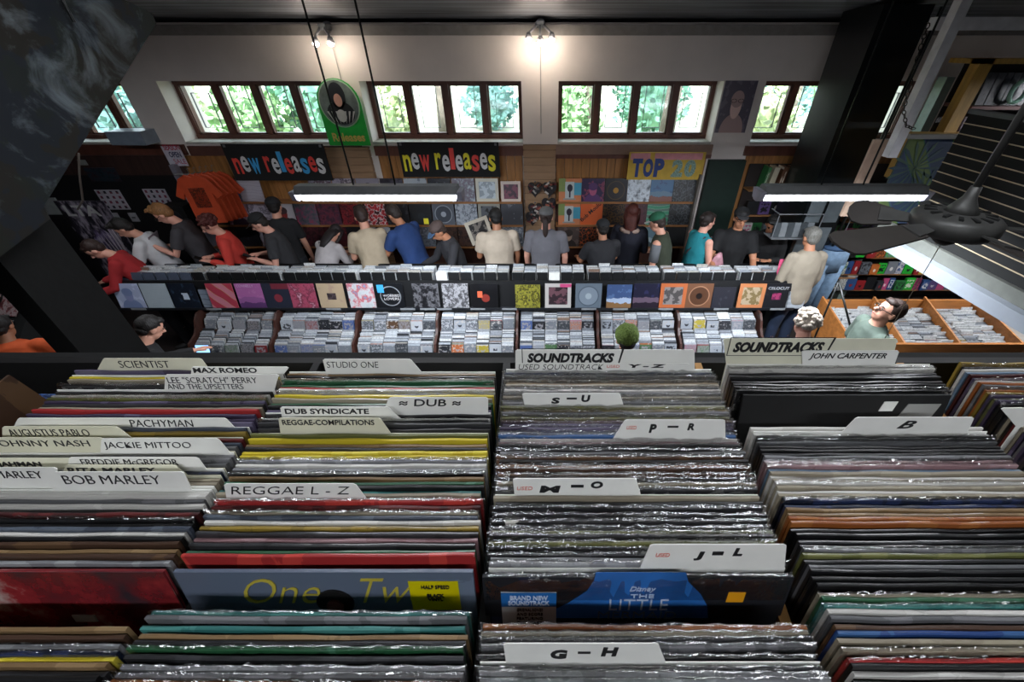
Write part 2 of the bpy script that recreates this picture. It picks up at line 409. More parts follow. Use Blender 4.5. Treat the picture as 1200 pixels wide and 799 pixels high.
def banner(px0, px1, py0, py1, d, cols, label, lx0, lx1, ly0, ly1):
    a = atY(px0, py0, d); b = atY(px1, py1, d); z1, z0 = a.z, b.z
    x0 = xAt(px0, d, z1); x1 = xAt(px1, d, z1)
    e = empty('banner', (0, d, 0)); e['label'] = label; e['category'] = 'banner'
    m = MB(); n = 16                      # cloth with a slight wave and thickness
    for i in range(n):
        xa = x0 + (x1 - x0) * i / n; xb = x0 + (x1 - x0) * (i + 1) / n
        m.box(xa, xb, -.003, .003, z0, z1)
    m.build('banner_cloth', mat('banner_black', '0e0f10', .8), e)
    for q in (x0 + .04, x1 - .04): MB().box(q - .015, q + .015, -.008, .003, z1 - .04, z1 - .01).build('clip', GREY, e)
    lz1 = atY(600, ly0, d).z; lz0 = atY(600, ly1, d).z; zz = (lz0 + lz1) / 2
    X0 = xAt(lx0, d, zz); X1 = xAt(lx1, d, zz)
    letters(e, 'new releases', X0, lz0, X1 - X0, lz1 - lz0, cols, jit=.012, y=-.006)
    return e
banner(258, 378, 169, 212, 5.72, [RED, WHT, BLU, RED, WHT, BLU, RED, WHT, BLU, RED, WHT], 'black banner reading new releases in red, white and blue letters', 273, 380, 179, 203)
banner(465, 584, 167, 208, 5.72, [YEL, WHT, RED, YEL, WHT, RED, WHT, YEL, RED, WHT, YEL], 'black banner reading new releases in yellow, white and red letters', 472, 581, 175, 200)
# TOP 20 sign
a = atY(738, 179, 5.7); b = atY(828, 211, 5.7); X0, X1 = a.x, a.x + (xAt(828, 5.7, a.z) - a.x)
e = empty('top_sign', (0, 5.7, 0)); e['label'] = 'yellow sign reading TOP 20 with a pink strip of lettering above'; e['category'] = 'sign'
MB().box(X0, X1, 0, .02, b.z, a.z).build('sign_board', mat('mustard_board', 'c9a53a', .6), e)
MB().box(X0 + .02, X0 + .28, -.004, 0, a.z - .09, a.z - .01).build('pink_strip', mat('pink_card', 'd08a92', .6), e)
MB().box(X0 + .34, X1 - .04, -.004, 0, a.z - .09, a.z - .01).build('pink_strip', mat('pink_card', 'd08a92', .6), e)
NAVY = mat('sign_navy', '1f3a7a', .5); SPK = mat('sign_speckled_green', '7e9a8c', .5, var=.6, scale=60)
letters(e, 'TOP', X0 + .05, b.z + .035, .44, .235, [NAVY], y=-.006, bold=.06)
letters(e, '20', X0 + .58, b.z + .035, .34, .22, [SPK], y=-.006, bold=.06)

def panel(name, p0, p1, d, m, label, cat, th=.01):
    """flat upright sheet; p0 = top left pixel, p1 = bottom right pixel (x measured along the top edge)"""
    a = atY(p0[0], p0[1], d); z0 = atY(p1[0], p1[1], d).z; x1 = atY(p1[0], p1[1], d).x
    o = MB().box(0, x1 - a.x, 0, th, 0, a.z - z0).build(name, m, loc=(a.x, d, z0))
    if label: tag(o, label, cat)
    return o, a.x, x1, z0, a.z
# green oval banner with woman's portrait, hung on the pier
d = 5.78
a = atY(388, 92, d); z1 = a.z; z0 = atY(415, 171, d).z; xc = xAt(397, d, atY(397, 120, d).z); hw = .27
e = empty('oval_banner', (xc, d, z0)); e['label'] = 'green translucent banner with an oval woman portrait reading Releases'; e['category'] = 'banner'
H = z1 - z0; oz = H - .27
poly = [(-hw, 0), (hw, 0), (hw, oz)] + [(hw * math.cos(q), oz + .27 * math.sin(q)) for q in [math.pi * i / 14 for i in range(1, 14)]] + [(-hw, oz)]
MB().prism(poly, 'y', 0, .012).build('banner_cloth', mat('vivid_green', '18a838', .5, var=.1), e)
def oval(name, cx, cz, rx, rz, y, m, n=28, par=None): return MB().prism([(cx + rx * math.cos(2 * math.pi * i / n), cz + rz * math.sin(2 * math.pi * i / n)) for i in range(n)], 'y', y - .002, y).build(name, m, par)
oval('oval_rim', 0, oz + .0, .25, .265, -.001, mat('pale_green_rim', '9fc79f', .5), par=e)
oval('oval_field', 0, oz + .0, .235, .25, -.004, mat('oval_grey', '64706a', .5, var=.4, scale=9), par=e)
oval('cloak', 0, oz - .1, .17, .13, -.007, mat('cloak_black', '15191a', .6), par=e)
oval('hair_shape', 0, oz + .09, .10, .14, -.007, mat('hair_dark', '1b2024', .6), par=e)
oval('face_shape', 0, oz + .04, .05, .07, -.010, mat('print_skin', 'c99a86', .6), par=e)
for k in range(-3, 4): MB().prism([(k * .035, oz - .22), (k * .055 - .012, oz - .08), (k * .055 + .012, oz - .08)], 'y', -.012, -.010).build('feather', mat('print_pale', 'c4c4bc', .6), e)
oval('lace', 0, oz - .13, .06, .07, -.0125, mat('print_pale', 'c4c4bc', .6), par=e)
text('lettering', 'Releases', mat('print_gold', 'c9b25a', .5), -.2, -.006, .05, .42, .1, e, bold=.03)
# portrait poster on the right-hand pier
d = 5.886; a = atY(851, 95, d); z0 = atY(836, 156, d).z; X0 = xAt(851, d, a.z); X1 = xAt(889, d, a.z)
o = MB().box(0, X1 - X0, 0, .012, 0, a.z - z0).build('portrait_poster', art('portrait', ['544e5c', 'e0c0b8', 'b09490', '6c6472'], 3), loc=(X0, d, z0)); tag(o, 'purple-grey poster of a woman in glasses on the white pier', 'poster')
g = MB()
for s_ in (-1, 1): g.loft([((X1 - X0) / 2 + s_ * .045 + .035 * math.cos(q), -.004, .44 * (a.z - z0) / .7 + .0 + .02 * math.sin(q)) for q in [i * math.pi / 5 for i in range(11)]], [.003] * 11, 5)
g.build('glasses_print', INK, o)

# small things left of the first window shelf
o, *_ = panel('price_notice', (188, 172), (221, 195), 5.838, mat('notice_paper', 'c4c0cc', .7), 'white notice with red and black handwriting high on the left wall', 'notice')
w_ = o.dimensions.x if o.dimensions.x else .3
text('lettering', 'SEASON', mat('notice_red', 'b02a4a', .6), .03, -.002, .2, .22, .07, o, bold=.02); text('lettering', 'OPEN', mat('notice_navy', '262a55', .6), .06, -.002, .11, .16, .07, o, bold=.02); text('lettering', 'SALE', mat('notice_red', 'b02a4a', .6), .08, -.002, .03, .16, .06, o)
for (p0, p1, nm) in [((110, 223), (153, 246), 'left'), ((166, 222), (205, 245), 'right')]:
    o, *_ = panel('chart_sheet', p0, p1, 5.848, art('grid', ['b9b4c0', '2a2836', '7a3048'], 5, .5), '%s of the two white sheets printed with rows of little pictures' % nm, 'poster')
for (p0, p1, nm) in [((128, 250), (143, 260), 'left'), ((149, 250), (164, 260), 'middle'), ((200, 253), (212, 262), 'right')]:
    o, X0, X1, z0, z1 = panel('small_card', p0, p1, 5.848, mat('grey_card', 'a8a8b0', .6), '%s of the three small grey cards under the picture sheets' % nm, 'card')
    MB().box(.03, X1 - X0 - .03, -.003, 0, .05, (z1 - z0) - .06).build('card_print', mat('card_dark', '2a2c33', .6), o)
o, *_ = panel('dark_poster', (97, 197), (143, 213), 5.838, art('noise', ['121a22', '1c3540', '3a2430', '0f1216'], 9), 'dark blue poster high up on the brown plank wall', 'poster')
o, *_ = panel('price_strip', (90, 188), (103, 194), 5.838, mat('grey_paper', '8c8f8c', .7), 'small pale paper strip beside the dark blue poster', 'sign')
# folded grey box on sill
o = MB().box(0, .45, -.16, .1, 0, .16).build('grey_storage_box', mat('blue_grey_plastic', '7f8b99', .4), loc=(xAt(146, 5.85, 2.36), 5.82, SILL + .001)); tag(o, 'blue-grey box standing on the leftmost window sill', 'box')
# black and white tapestry
d = 5.835; a = atY(62, 236, d); z0 = atY(100, 300, d).z
X0 = xAt(62, d, a.z); X1 = X0 + .72; z0 = a.z - 1.62
v = art('noise', ['0e0c12', '2a2433', 'b0a6b8', 'c9bccb'], 21, .6, 5)
o = MB().box(0, X1 - X0, 0, .02, 0, a.z - z0).build('tapestry', v, loc=(X0, d, z0)); tag(o, 'black and white wall tapestry with swirling line drawing, letters LTA', 'tapestry')
text('lettering', 'LTA', WHT, .08, -.004, (a.z - z0) - .22, .5, .16, o, bold=.03)
oval('printed_figure', .38, .8, .2, .42, -.003, art('noise', ['c9bccb', '2a2233', '8a7aa6', 'd8cfe0'], 4, .6), par=o)
for k in range(9): MB().prism([(.3 + .03 * k, .35 + .1 * (k % 3)), (.1 + .06 * k, 1.0 + .03 * k), (.13 + .06 * k, .98)], 'y', -.006, -.004).build('printed_swirl', mat('swirl_violet', '6a5a8c' if k % 2 else 'e0d6e4', .6), o)
o = MB().box(0, .34, 0, .02, 0, .24).build('pale_placard', mat('placard', '9aa0a0', .6), loc=(atY(50, 252, 5.835).x, 5.838, atY(50, 252, 5.835).z)); tag(o, 'pale placard in front of the tapestry beside the black post', 'sign')
wr = MB(); wr.loft([atY(92, 180, 5.5), atY(93, 205, 5.5), atY(97, 235, 5.5), atY(91, 246, 5.5)], [.012] * 4, 6); tag(wr.build('hanging_cable', mat('pale_cable', '8c8078', .6), smooth=True), 'pale cable hanging down beside the tapestry', 'cable')

# orange shirts on hangers
def shirt(px, py, d, m, label, rz, mprint=True):
    p = atY(px, py, d); e = empty('tshirt', p, R(rz)); e['label'] = label; e['category'] = 't-shirt'; e['group'] = 'orange shirts on the wall rail'; e.scale = (.66, .66, .8)
    h = [(-.10, .0), (-.24, -.06), (-.42, -.32), (-.30, -.38), (-.25, -.28), (-.27, -.78), (.27, -.78), (.25, -.28), (.30, -.38), (.42, -.32), (.24, -.06), (.10, 0), (0, -.04)]
    MB().prism(h, 'y', -.02, .02).build('shirt_body', m, e)
    if mprint: MB().prism([(-.14, -.2), (.14, -.2), (.14, -.52), (-.14, -.52)], 'y', -.023, -.02).build('shirt_print', art('noise', ['3a1410', '8a3018', '1c0c0a', 'b04a20'], 4), e)
    MB().loft([(-.2, 0, -.04), (0, 0, .02), (0, 0, .08), (.02, 0, .1), (.04, 0, .08)], [.006] * 5, 6).build('hanger', GREY, e, True)
    return e
ORG = mat('orange_cotton', 'b03e18', .85, var=.12, scale=6, bump=.3)
for k in range(5):
    shirt(222 + k * 7, 205 - k * 1, 5.32 + k * .085, ORG, ['orange t-shirt with dark print hanging foremost on the rail', 'second orange t-shirt on the rail, behind the foremost', 'middle orange t-shirt of the five on the rail', 'fourth orange t-shirt on the rail counted from the front', 'rearmost orange t-shirt on the rail, against the wall'][k], 8, k == 0)
b = MB(); b.loft([atY(204, 205, 5.2), atY(240, 206, 5.88)], [.012, .012], 8); tag(b.build('shirt_rail', GREY, smooth=True), 'metal rail on the wall carrying the orange shirts', 'rail')

# ------------------------------------------------------------------ record shelving on the back wall
SD = 5.74
def shelf_unit(x0, x1, label, pl, ends=True):
    e = empty('wall_shelf_unit', ((x0 + x1) / 2, FY - .06, 0)); e['label'] = label; e['category'] = 'shelf unit'; hw = (x1 - x0) / 2
    for z in (1.62, 1.285, .95, .615, .28):
        MB().box(-hw, hw, -.14, .03, z - .016, z).build('shelf_board', SHELFW, e)
        MB().box(-hw, hw, -.15, -.14, z - .016, z + .012).build('shelf_lip', SHELFW, e)
    if ends: MB().box(hw, hw + .03, -.2, .04, .1, 2.0).build('end_board', mat('pale_end_board', '6b6660', .5), e)
    MB().box(-hw, hw, .02, .035, .1, 1.6).build('back_board', WOODD, e)
    return e
LPM = MB().box(-.1575, .1575, -.004, .004, 0, .315).build('tmp_lp', WHITE); LPME = LPM.data; bpy.data.objects.remove(LPM)
def lp(x, y, z, m, lean=9, name='record_sleeve', parent=None, rz=0, sc=1):
    return inst(name, LPME, m, parent, (x, y, z), (-R(lean), 0, rz), (sc, 1, sc))
shelf_unit(-5.05, -.34, 'long wooden record shelves under the two new releases banners', 0, False)
shelf_unit(.14, 2.08, 'wooden record shelves under the TOP 20 sign', 0)
rows = [1.62, 1.285, .95]
A = art
TL = [  # left unit, per row: list of (noun, material) from left to right
 [('pinkish white sleeve', A('plain', ['bda7a8', 'a08c90'], 1)), ('dark blue speckled sleeve', A('noise', ['1a2438', '2c4a78', '0f1218', '8fb0d0'], 2)), ('white sleeve with black lines', A('bands', ['aaa6b0', 'bcb8c0', '50505c', 'aaa6b0'], 3)), None, None,
  ('grey printed sleeve', A('noise', ['70707c', '9a98a4', '50303c', 'b0b0b8'], 4)), ('grey printed sleeve', A('noise', ['80788a', 'a29aa8', '40303c', 'b8b0b8'], 14)), ('grey printed sleeve', A('portrait', ['8a8490', '5a4450', '2c2430'], 5)), ('dark sleeve', A('noise', ['201c24', '34303a', '504c58', '201c24'], 6)),
  ('sleeve with painted silver glare', A('plain', ['aab0b6', '7a8088'], 7, .1)), ('dark glossy sleeve', A('plain', ['2a2a30', '50545c'], 8, .1)), ('sleeve with painted silver glare', A('noise', ['9aa2aa', '6a5a68', '8a929a', 'c0c8d0'], 9, .1)), ('white framed sleeve', A('frame', ['c4c2b2', '8c98a0', 'b8c4cc'], 10)), ('cream sleeve with purple photo', A('frame', ['c8b8ac', '3a1e30', '70354a'], 11))],  # first silver sleeve has white glare mixed into its colour
 [('black sleeve with a faint ring', A('disc', ['0c0c10', '2c2c34', '0c0c10', '24242c'], 1)), ('pink and white portrait sleeve', A('portrait', ['9a7888', 'c0aab8', '3c2838', 'c8b8c8'], 2)), ('pale grey sleeve', A('noise', ['a09aa8', 'b8b2c0', '605a68', 'a8a2b0'], 5)), ('white sleeve with red spots', A('portrait', ['b0aaae', '7a2a28', '3a2c30', 'b0aaae'], 15)), ('dark green and pink sleeve', A('noise', ['384048', '50565c', '7a4860', 'a02838'], 16)), ('dark purple sleeve', A('noise', ['2c2028', '482c3c', '703040', '241a20'], 17)),
  ('red sleeve', A('noise', ['5a1820', '8a2830', '2c1014', 'b04850'], 18)), ('red and white sleeve', A('cells', ['8a1820', 'b02a30', 'c8b8b8', '3c1014'], 19)), ('dark sleeve', A('plain', ['1a1a1e', '3a3a40'], 20)), ('black sleeve with yellow sticker', A('dot', ['16181a', '202428', '16181a'], 21)), ('grey heart sleeve', A('disc', ['5c6068', '8a9098', '484c54', '9aa0a8'], 22, .1)), ('sleeve with painted silver glare', A('noise', ['8a9098', 'aab0b8', '5a6068', 'd0d8e0'], 23, .1)), ('beige sleeve with black photo', A('frame', ['8a8a80', '18181c', '50545a'], 24)), ('grey glossy sleeve', A('plain', ['484a50', '6a6e74'], 25, .1))],
 [None, ('dark sleeve', A('plain', ['17151a', '2a2830'], 26)), ('grey sleeve with pink spot', A('dot', ['8a8690', '8a4050', '9a96a0'], 27)), ('white sleeve with red figures', A('portrait', ['9a9498', '5a1c1c', '2a2024'], 28)), ('dark sleeve', A('noise', ['1e161a', '3a2024', '5a2a30', '18141a'], 29)), ('dark red sleeve', A('noise', ['2c1014', '501820', '180c10', '803038'], 30)), ('dark sleeve', A('plain', ['151418', '2c2a30'], 31)), ('striped sleeve', A('diag', ['1a1a1e', 'b0b0b4', '28282c', '88888c'], 32)), ('dark sleeve', A('plain', ['16161a', '303036'], 33)), ('grey sleeve', A('noise', ['50545c', '70747c', '3a3e46', '888c94'], 34)), ('brown sleeve', A('noise', ['2c201c', '503428', '1a1412', '6a4838'], 35)), ('brown sleeve', A('noise', ['30241e', '50342a', '1a1412', '7a5848'], 36)), ('dark sleeve', A('plain', ['151316', '302c30'], 37)), ('sleeve with painted silver glare', A('noise', ['60646c', '8a8e94', '40444c', '9aa0a8'], 38, .1))],
 [('dark sleeve', A('plain', ['141216', '24222a'], 40 + k)) if k not in (7, 9, 11) else ('dim brown sleeve', A('noise', ['241814', '4a3024', '16100e', '5a4030'], 40 + k)) for k in range(14)]]
TR = [
 [('teal and orange sleeve with a microphone', A('mic', ['c07850', '7a8a50', '4898b0', 'b0b8b8'], 51)), ('purple portrait sleeve', A('portrait', ['2c2040', 'a05070', '503060', '7a3850'], 52)), ('black sleeve with gold star', A('disc', ['18141a', '4a3820', '1c161a', 'a87820'], 53)), ('sleeve with painted silver glare', A('noise', ['6a7078', 'c0c8d0', 'e0e8f0', '8a9098'], 54, .08)), ('sky blue landscape sleeve', A('land', ['3c6890', '5a7a90', '7a4a40', '2c5078'], 55)), ('black patterned sleeve', A('cells', ['141618', '24282c', '54585c', '14181a'], 56))],  # pale silver flecks of the fourth sleeve are glare put into its print
 [('teal and orange sleeve with a microphone', A('mic', ['c07850', '7a8a50', '4898b0', 'b0b8b8'], 57)), ('orange sleeve with diagonal black lettering', A('plain', ['c85a28', 'd07038'], 58)), ('dark gold pattern sleeve', A('cells', ['1a1416', '2c2018', '5a4020', '1a1416'], 59)), ('dark red sleeve', A('noise', ['28141a', '50202c', '1c1014', '803848'], 60)), ('green and white striped sleeve', A('bands', ['3a8a68', 'c0d0c8', '288060', '506a60'], 61)), ('black patterned sleeve', A('cells', ['121416', '202428', '4a4e52', '121416'], 62))],
 [('faded portrait sleeve', A('portrait', ['483c38', '988070', '2c2420', '60504a'], 63)), ('black sleeve with orange lettering', A('cells', ['140f0e', '1c1412', 'a04a20', '2a1810'], 64)), ('dark sleeve', A('plain', ['141214', '2a2628'], 65)), ('dark sleeve', A('noise', ['1c181c', '343038', '141014', '4a3a3c'], 66)), ('pale landscape sleeve', A('land', ['58707c', '8a9aa0', '3a4a50', '6a808a'], 67)), ('dark sleeve', A('plain', ['121314', '282a2c'], 68))],
 [('dim brown sleeve', A('noise', ['2a1c18', '483028', '18100e', '604838'], 70 + k)) for k in range(6)]]
for unit, T, x0, pit in (('on the long shelves', TL, -4.79, .3305), ('under the TOP 20 sign', TR, .335, .32)):
    for r, row in enumerate(T):
        if r > 2: continue
        for c, it in enumerate(row):
            if not it: continue
            x = x0 + c * pit
            s_ = .88 if 'purple photo' in it[0] else 1
            o = lp(x, SD - .03, rows[r] + .001, it[1], 8, sc=s_)
            later(o, it[0], 'in the %s row %s' % (('top', 'second', 'third')[r], unit), 'the left', 'record', 'record sleeves displayed on the back wall')
            if 'diagonal' in it[0]: text('lettering', 'Bob Mould', INK, -.13, -.006, .05, .36, .055, o, rz=R(42), bold=.02)
            if 'sticker' in it[0]: MB().box(.03, .1, -.006, -.004, .02, .1).build('sticker', YEL, o)
# heart shaped button displays on the middle pier
for i, (px, py) in enumerate([(627, 222), (644, 222), (627, 246), (643, 240), (624, 256)]):
    p = atY(px, py, 5.78); e = empty('button_heart', p); hp = []
    for k in range(24):
        q = 2 * math.pi * k / 24; hp.append((.0085 * 16 * math.sin(q) ** 3 * .75, .0075 * (13 * math.cos(q) - 5 * math.cos(2 * q) - 2 * math.cos(3 * q) - math.cos(4 * q))))
    MB().prism(hp, 'y', 0, .015).build('backing', mat('heart_backing', '1c1618', .6), e)
    for k in range(9):
        MB().box(-.03, .03, -.008, 0, -.012, .012, Matrix.Translation((rnd.uniform(-.07, .07), 0, rnd.uniform(-.06, .07))) @ Matrix.Rotation(rnd.uniform(-1, 1), 4, 'Y')).build('pin', mat('pin_%d' % (k % 4), ['b8b0a8', '6a2a30', '3a3a40', '9a5a48'][k % 4], .4), e)
    MB().ell((0, -.005, .1), (.012, .012, .012)).build('hook', GREY, e, True)
    later(e, 'dark heart-shaped bundle of pins', 'hanging on the slatted wood pier', 'the left', 'pin display', 'heart-shaped pin displays')
# speaker on the shelf left
e = empty('wall_speaker', (xAt(283, 5.7, 1.4) - .03, 5.6, 1.30)); tag(e, 'black loudspeaker box beside the left end of the record shelves', 'speaker')
e.location.x = -5.25
MB().box(-.17, .17, -.02, .2, 0, .3).build('cabinet', BLACK, e); oval('cone', 0, .15, .1, .1, -.022, mat('cone', '25252a', .4), par=e); oval('cone_cap', 0, .15, .04, .04, -.025, BLACKG, par=e)
# pale vertical board left of shelves
tag(MB().box(-5.13, -5.06, 5.77, 5.86, 0, 2.1).build('upright_board', mat('pale_blue_board', '7c7a86', .5)), 'pale upright board at the left end of the record shelves', 'board')

# ------------------------------------------------------------------ right part of the back wall: media shelves
def media_shelf(x0, x1, zs, y, label):
    e = empty('media_shelving', ((x0 + x1) / 2, y, 0)); e['label'] = label; e['category'] = 'shelf unit'; hw = (x1 - x0) / 2
    for z in zs: MB().box(-hw, hw, -.18, .0, z - .02, z).build('shelf_board', mat('brown_shelf', '94683f', .5), e)
    MB().box(-hw, hw, 0, .015, max(.02, zs[0] - .2), zs[-1] + .3).build('back_board', mat('dark_backing', '1e1512', .7), e)
    return e
PAL = {'black': '17181a', 'dark grey': '2e3034', 'grey': '6e7278', 'white': 'b9b7b3', 'red': '8a2024', 'pink': 'b04870', 'purple': '54406c', 'blue': '2c4a78', 'green': '2c6a3a', 'bright green': '24a030', 'yellow': 'b8a028', 'orange': 'b0602c', 'brown': '5a3c2a', 'teal': '2c6a6e', 'cream': 'b0a890'}
def goods(x0, x1, y, z, place, wmin, wmax, hmin, hmax, cols, skip=.08, lean=6):
    x = x0
    while x < x1:
        w = rnd.uniform(wmin, wmax); h = rnd.uniform(hmin, hmax); c = rnd.choice(cols)
        if rnd.random() > skip:
            dpt = rnd.uniform(.02, .06)
            c2 = rnd.choice(['d0ccc4', '101012', PAL[rnd.choice(cols)]])
            o = MB().box(0, w * .93, -dpt, 0, 0, h).build('boxed_item', art(rnd.choice(['noise', 'portrait', 'dot', 'frame']), [PAL[c], c2, PAL[c], PAL[c]], rnd.randrange(6)), loc=(x, y - .02, z + .001), rot=(-R(lean), 0, 0))
            later(o, '%s boxed item' % c, place, 'the left', 'boxed item', 'boxed goods on the right-hand shelves')
        x += w
dk = ['black', 'dark grey', 'black', 'grey', 'white', 'purple', 'brown', 'black']
x0 = 2.86
zr = [.45, .80, 1.12, 1.45, 1.80]
media_shelf(2.8, 4.9, zr, 5.84, 'dark media shelving behind the customers in black, right of the green pier')
for i, z in enumerate(zr[:4]): goods(2.86, 4.85, 5.74, z, 'on the %s shelf behind men in black' % ('lowest', 'second', 'third', 'fourth')[i], .11, .17, .16, .22, dk + (['pink', 'green'] if i == 2 else []))
x = 2.95
for i, (c, w) in enumerate([('green', .05), ('cream', .09), ('brown', .09), ('brown', .08), ('orange', .08), ('white', .12), ('brown', .07)]):
    cv = art('cells' if c == 'white' else 'edge', [PAL[c], PAL[c], 'c8c0b0', '7a2028' if c == 'white' else PAL[c]], i)
    o = MB().box(0, w * .8, -.16, 0, 0, .30).build('book', cv, loc=(x, 5.80, 1.802), rot=(0, R(5), 0)); later(o, '%s book' % c, 'standing on the top shelf right of the green pier', 'the left', 'book', 'books on the top shelf by the green pier'); x += w + .03
# shelving seen between pillar and mezzanine edge
zr = [.24, .52, .80, 1.08, 1.36]
media_shelf(4.3, 8.1, zr, 5.84, 'wide wooden shelving of toys and boxed games along the right back wall')
br = ['black', 'black', 'dark grey', 'grey', 'white', 'red', 'pink', 'yellow', 'green', 'purple', 'orange', 'black', 'blue', 'bright green']
for i, z in enumerate(zr): goods(4.4, 8.0, 5.70, z, 'on the %s shelf by the mezzanine edge' % ('lowest', 'second', 'third', 'fourth', 'topmost')[i], .08, .17, .15, .23, br, skip=.02)
# upper shelf unit at right, on mezzanine level
e = empty('upper_shelf_unit', (4.75, 4.5, 2.55)); tag(e, 'yellow wooden shelf unit with red shelves high up at right', 'shelf unit')
YW = mat('yellow_wood', 'a88238', .55, var=.25, scale=5, stretch=(4, 4, .6)); RW = mat('red_brown_shelf', '5a241c', .5)
MB().box(-.86, -.74, -.15, -.05, -.55, .76).build('side_board', YW, e); MB().box(-.86, 1.2, -.15, .2, .72, .76).build('top_board', YW, e)
MB().box(-.7, 1.2, -.13, .2, .36, .39).build('shelf_board', RW, e); MB().box(-.7, 1.2, -.13, .2, .02, .05).build('shelf_board', RW, e); MB().box(-.7, 1.2, .19, .2, -.5, .75).build('back_board', mat('dark_backing', '1e1512', .7), e)
for (z, nm, hh) in ((.39, 'upper', .26), (.05, 'lower', .24)):
    x = -.66
    while x < 1.0:
        w = rnd.uniform(.06, .1) if nm == 'upper' else .2
        o = MB().box(0, w * .9, -.05, 0, 0, hh).build('disc_box', art('noise' if nm == 'upper' else 'portrait', ['15181c', '2c3038', '34343a', '0e1012'] if nm == 'upper' else ['584858', '9a8890', '3a2c38', '786878'], rnd.randrange(9)), loc=(4.75 + x, 4.45, 2.55 + z + .001), rot=(-R(5), 0, 0))
        later(o, 'dark disc box' if nm == 'upper' else 'pinkish grey disc box', 'on the %s board of the yellow unit' % nm, 'the left', 'disc box', 'disc boxes in the high yellow shelf unit'); x += w
p = Vector((4.75 - .35, 4.38, 2.55 + .41))
m_ = MB(); m_.loft([p + Vector((.07 * math.cos(q), -.02, .1 + .09 * math.sin(q))) for q in [i * math.pi / 8 for i in range(17)]], [.018] * 17, 8)
tag(m_.build('ring_ornament', mat('mint_plastic', '8ab8a4', .4), smooth=True), 'mint green ring ornament on the high yellow shelf', 'ornament')
# brown boards below and peacock picture
tag(MB().box(3.55, 4.1, 4.3, 4.4, 2.3, 2.72).build('wood_panel', YW), 'yellowish wood board left of the slatted black panel', 'board')
d = 3.98; a = atY(1066, 163, d); zz = a.z; X0 = xAt(1066, d, zz); 
o = MB().box(0, .62, 0, .02, -.78, 0).build('leaf_picture', art('diag', ['2a3a52', '3a4466', '35604e', '5a6c3c'], 8, .6, 6), loc=(X0, d, zz)); tag(o, 'blue-green picture of spreading leaves or feathers beside the black slats', 'picture')
for cxn, cyn in ((.18, -.25), (.38, -.5)):
    for k in range(16):
        q = 2 * math.pi * k / 16; MB().prism([(cxn, cyn), (cxn + .2 * math.cos(q - .07), cyn + .2 * math.sin(q - .07)), (cxn + .25 * math.cos(q), cyn + .25 * math.sin(q)), (cxn + .2 * math.cos(q + .07), cyn + .2 * math.sin(q + .07))] , 'y', -.002, 0).build('printed_leaf', mat('leaf_print_%d' % (k % 2), ['30464f', '3c5448'][k % 2], .6), o)
tag(MB().box(X0 - .02, X0 + .66, d - .02, d + .04, zz, zz + .035).build('picture_rail', mat('white_rail', '8a8884', .5)), 'white rail above the blue-green leaf picture', 'rail')
o = MB().box(0, .13, 0, .03, 0, .72).build('cream_board', mat('cream_board', 'b49a86', .6), loc=(X0 - .22, 4.1, zz - .75)); tag(o, 'narrow cream board left of the leaf picture', 'board')

# black pillar
e = empty('black_pillar', (3.44, 5.2, 0)); tag(e, 'tall square black pillar in front of the right window', 'pillar')
PIL = mat('pillar_gloss', '0c1012', .3, var=.3, coat=.2)
MB().box(-.24, .24, -.28, .36, 0, 3.72).build('shaft', PIL, e)
for (x0, x1, z0, z1) in ((-.2, -.02, 1.62, 2.0), (.02, .2, 1.62, 2.0), (-.2, .18, 1.1, 1.55)):
    MB().box(x0, x1, -.29, -.28, z0, z1).build('grey_notice', mat('notice_grey', '5c6468', .35), e)
b = MB(); b.loft([(.3, -.3, 3.7), (.28, -.3, 0.5)], [.018, .018], 8); b.build('conduit', BLACKG, e, True)
# clear rack of packets on the pillar
e = empty('packet_rack', (2.95, 4.62, 1.52)); tag(e, 'clear wire rack of plastic-wrapped packets hanging before the pillar', 'rack')
for x in (-.22, .3): MB().loft([(x, 0, -.0), (x, 0, .3)], [.006] * 2, 6).build('rack_wire', GREY, e)
for z in (0, .3): MB().loft([(-.22, 0, z), (.3, 0, z)], [.006] * 2, 6).build('rack_wire', GREY, e)
for z in (0, .3): MB().loft([(-.22, 0, z), (-.22, .2, z)], [.006] * 2, 6).build('rack_wire', GREY, e)
MB().box(-.22, .3, 0, .2, -.01, 0).build('rack_floor', GREY, e)
for k in range(6):
    o = MB().box(-.005, .07, -.015, .015, 0, .17).build('wrapped_packet', mat('foil_packet_%d' % (k % 2), ['50565a', '8a9094'][k % 2], .18, metal=.4, bump=.6, bscale=40), loc=(2.95 - .19 + k * .08, 4.68, 1.525), rot=(-R(8), 0, 0)); later(o, 'shiny wrapped packet', 'in the clear rack before the pillar', 'the left', 'packet', 'packets in the clear rack')

# mezzanine edge on the right: slatted panel, white beam, white posts
X = 3.27
e = empty('slatwall_panel', (X, 1.6, 2.06)); tag(e, 'black slatted panel with thin metal grooves above the white beam', 'slatwall')
MB().box(0, .06, -2.2, 1.92, 0, .92).build('panel', mat('slatwall_black', '070807', .85), e)
for k in range(1, 13): MB().box(-.006, .0, -2.2, 1.92, k * .071, k * .071 + .007).build('metal_strip', mat('strip_metal', 'b4a284', .5), e)
MB().box(0, .07, -2.2, 1.94, .92, .95).build('top_cap', mat('cap_grey', '54585a', .5), e)
WB = mat('white_beam', '868c94', .5, var=.05)
tag(MB().box(X - .10, X + .35, -2.5, 3.8, 1.86, 1.96).build('edge_beam', WB), 'long white beam carrying the right mezzanine edge', 'beam')
tag(MB().box(X - .03, X + .02, -2.5, 3.8, 1.961, 2.055).build('ledge_strip', mat('grey_ledge', '5c5e58', .6)), 'grey strip lying along the top of the white beam', 'strip')
tag(MB().box(3.04, 3.12, 3.82, 3.9, 2.6, 3.86).build('white_post', mat('white_post_paint', 'd0d0d2', .5)), 'white square post at the corner of the right mezzanine', 'post')
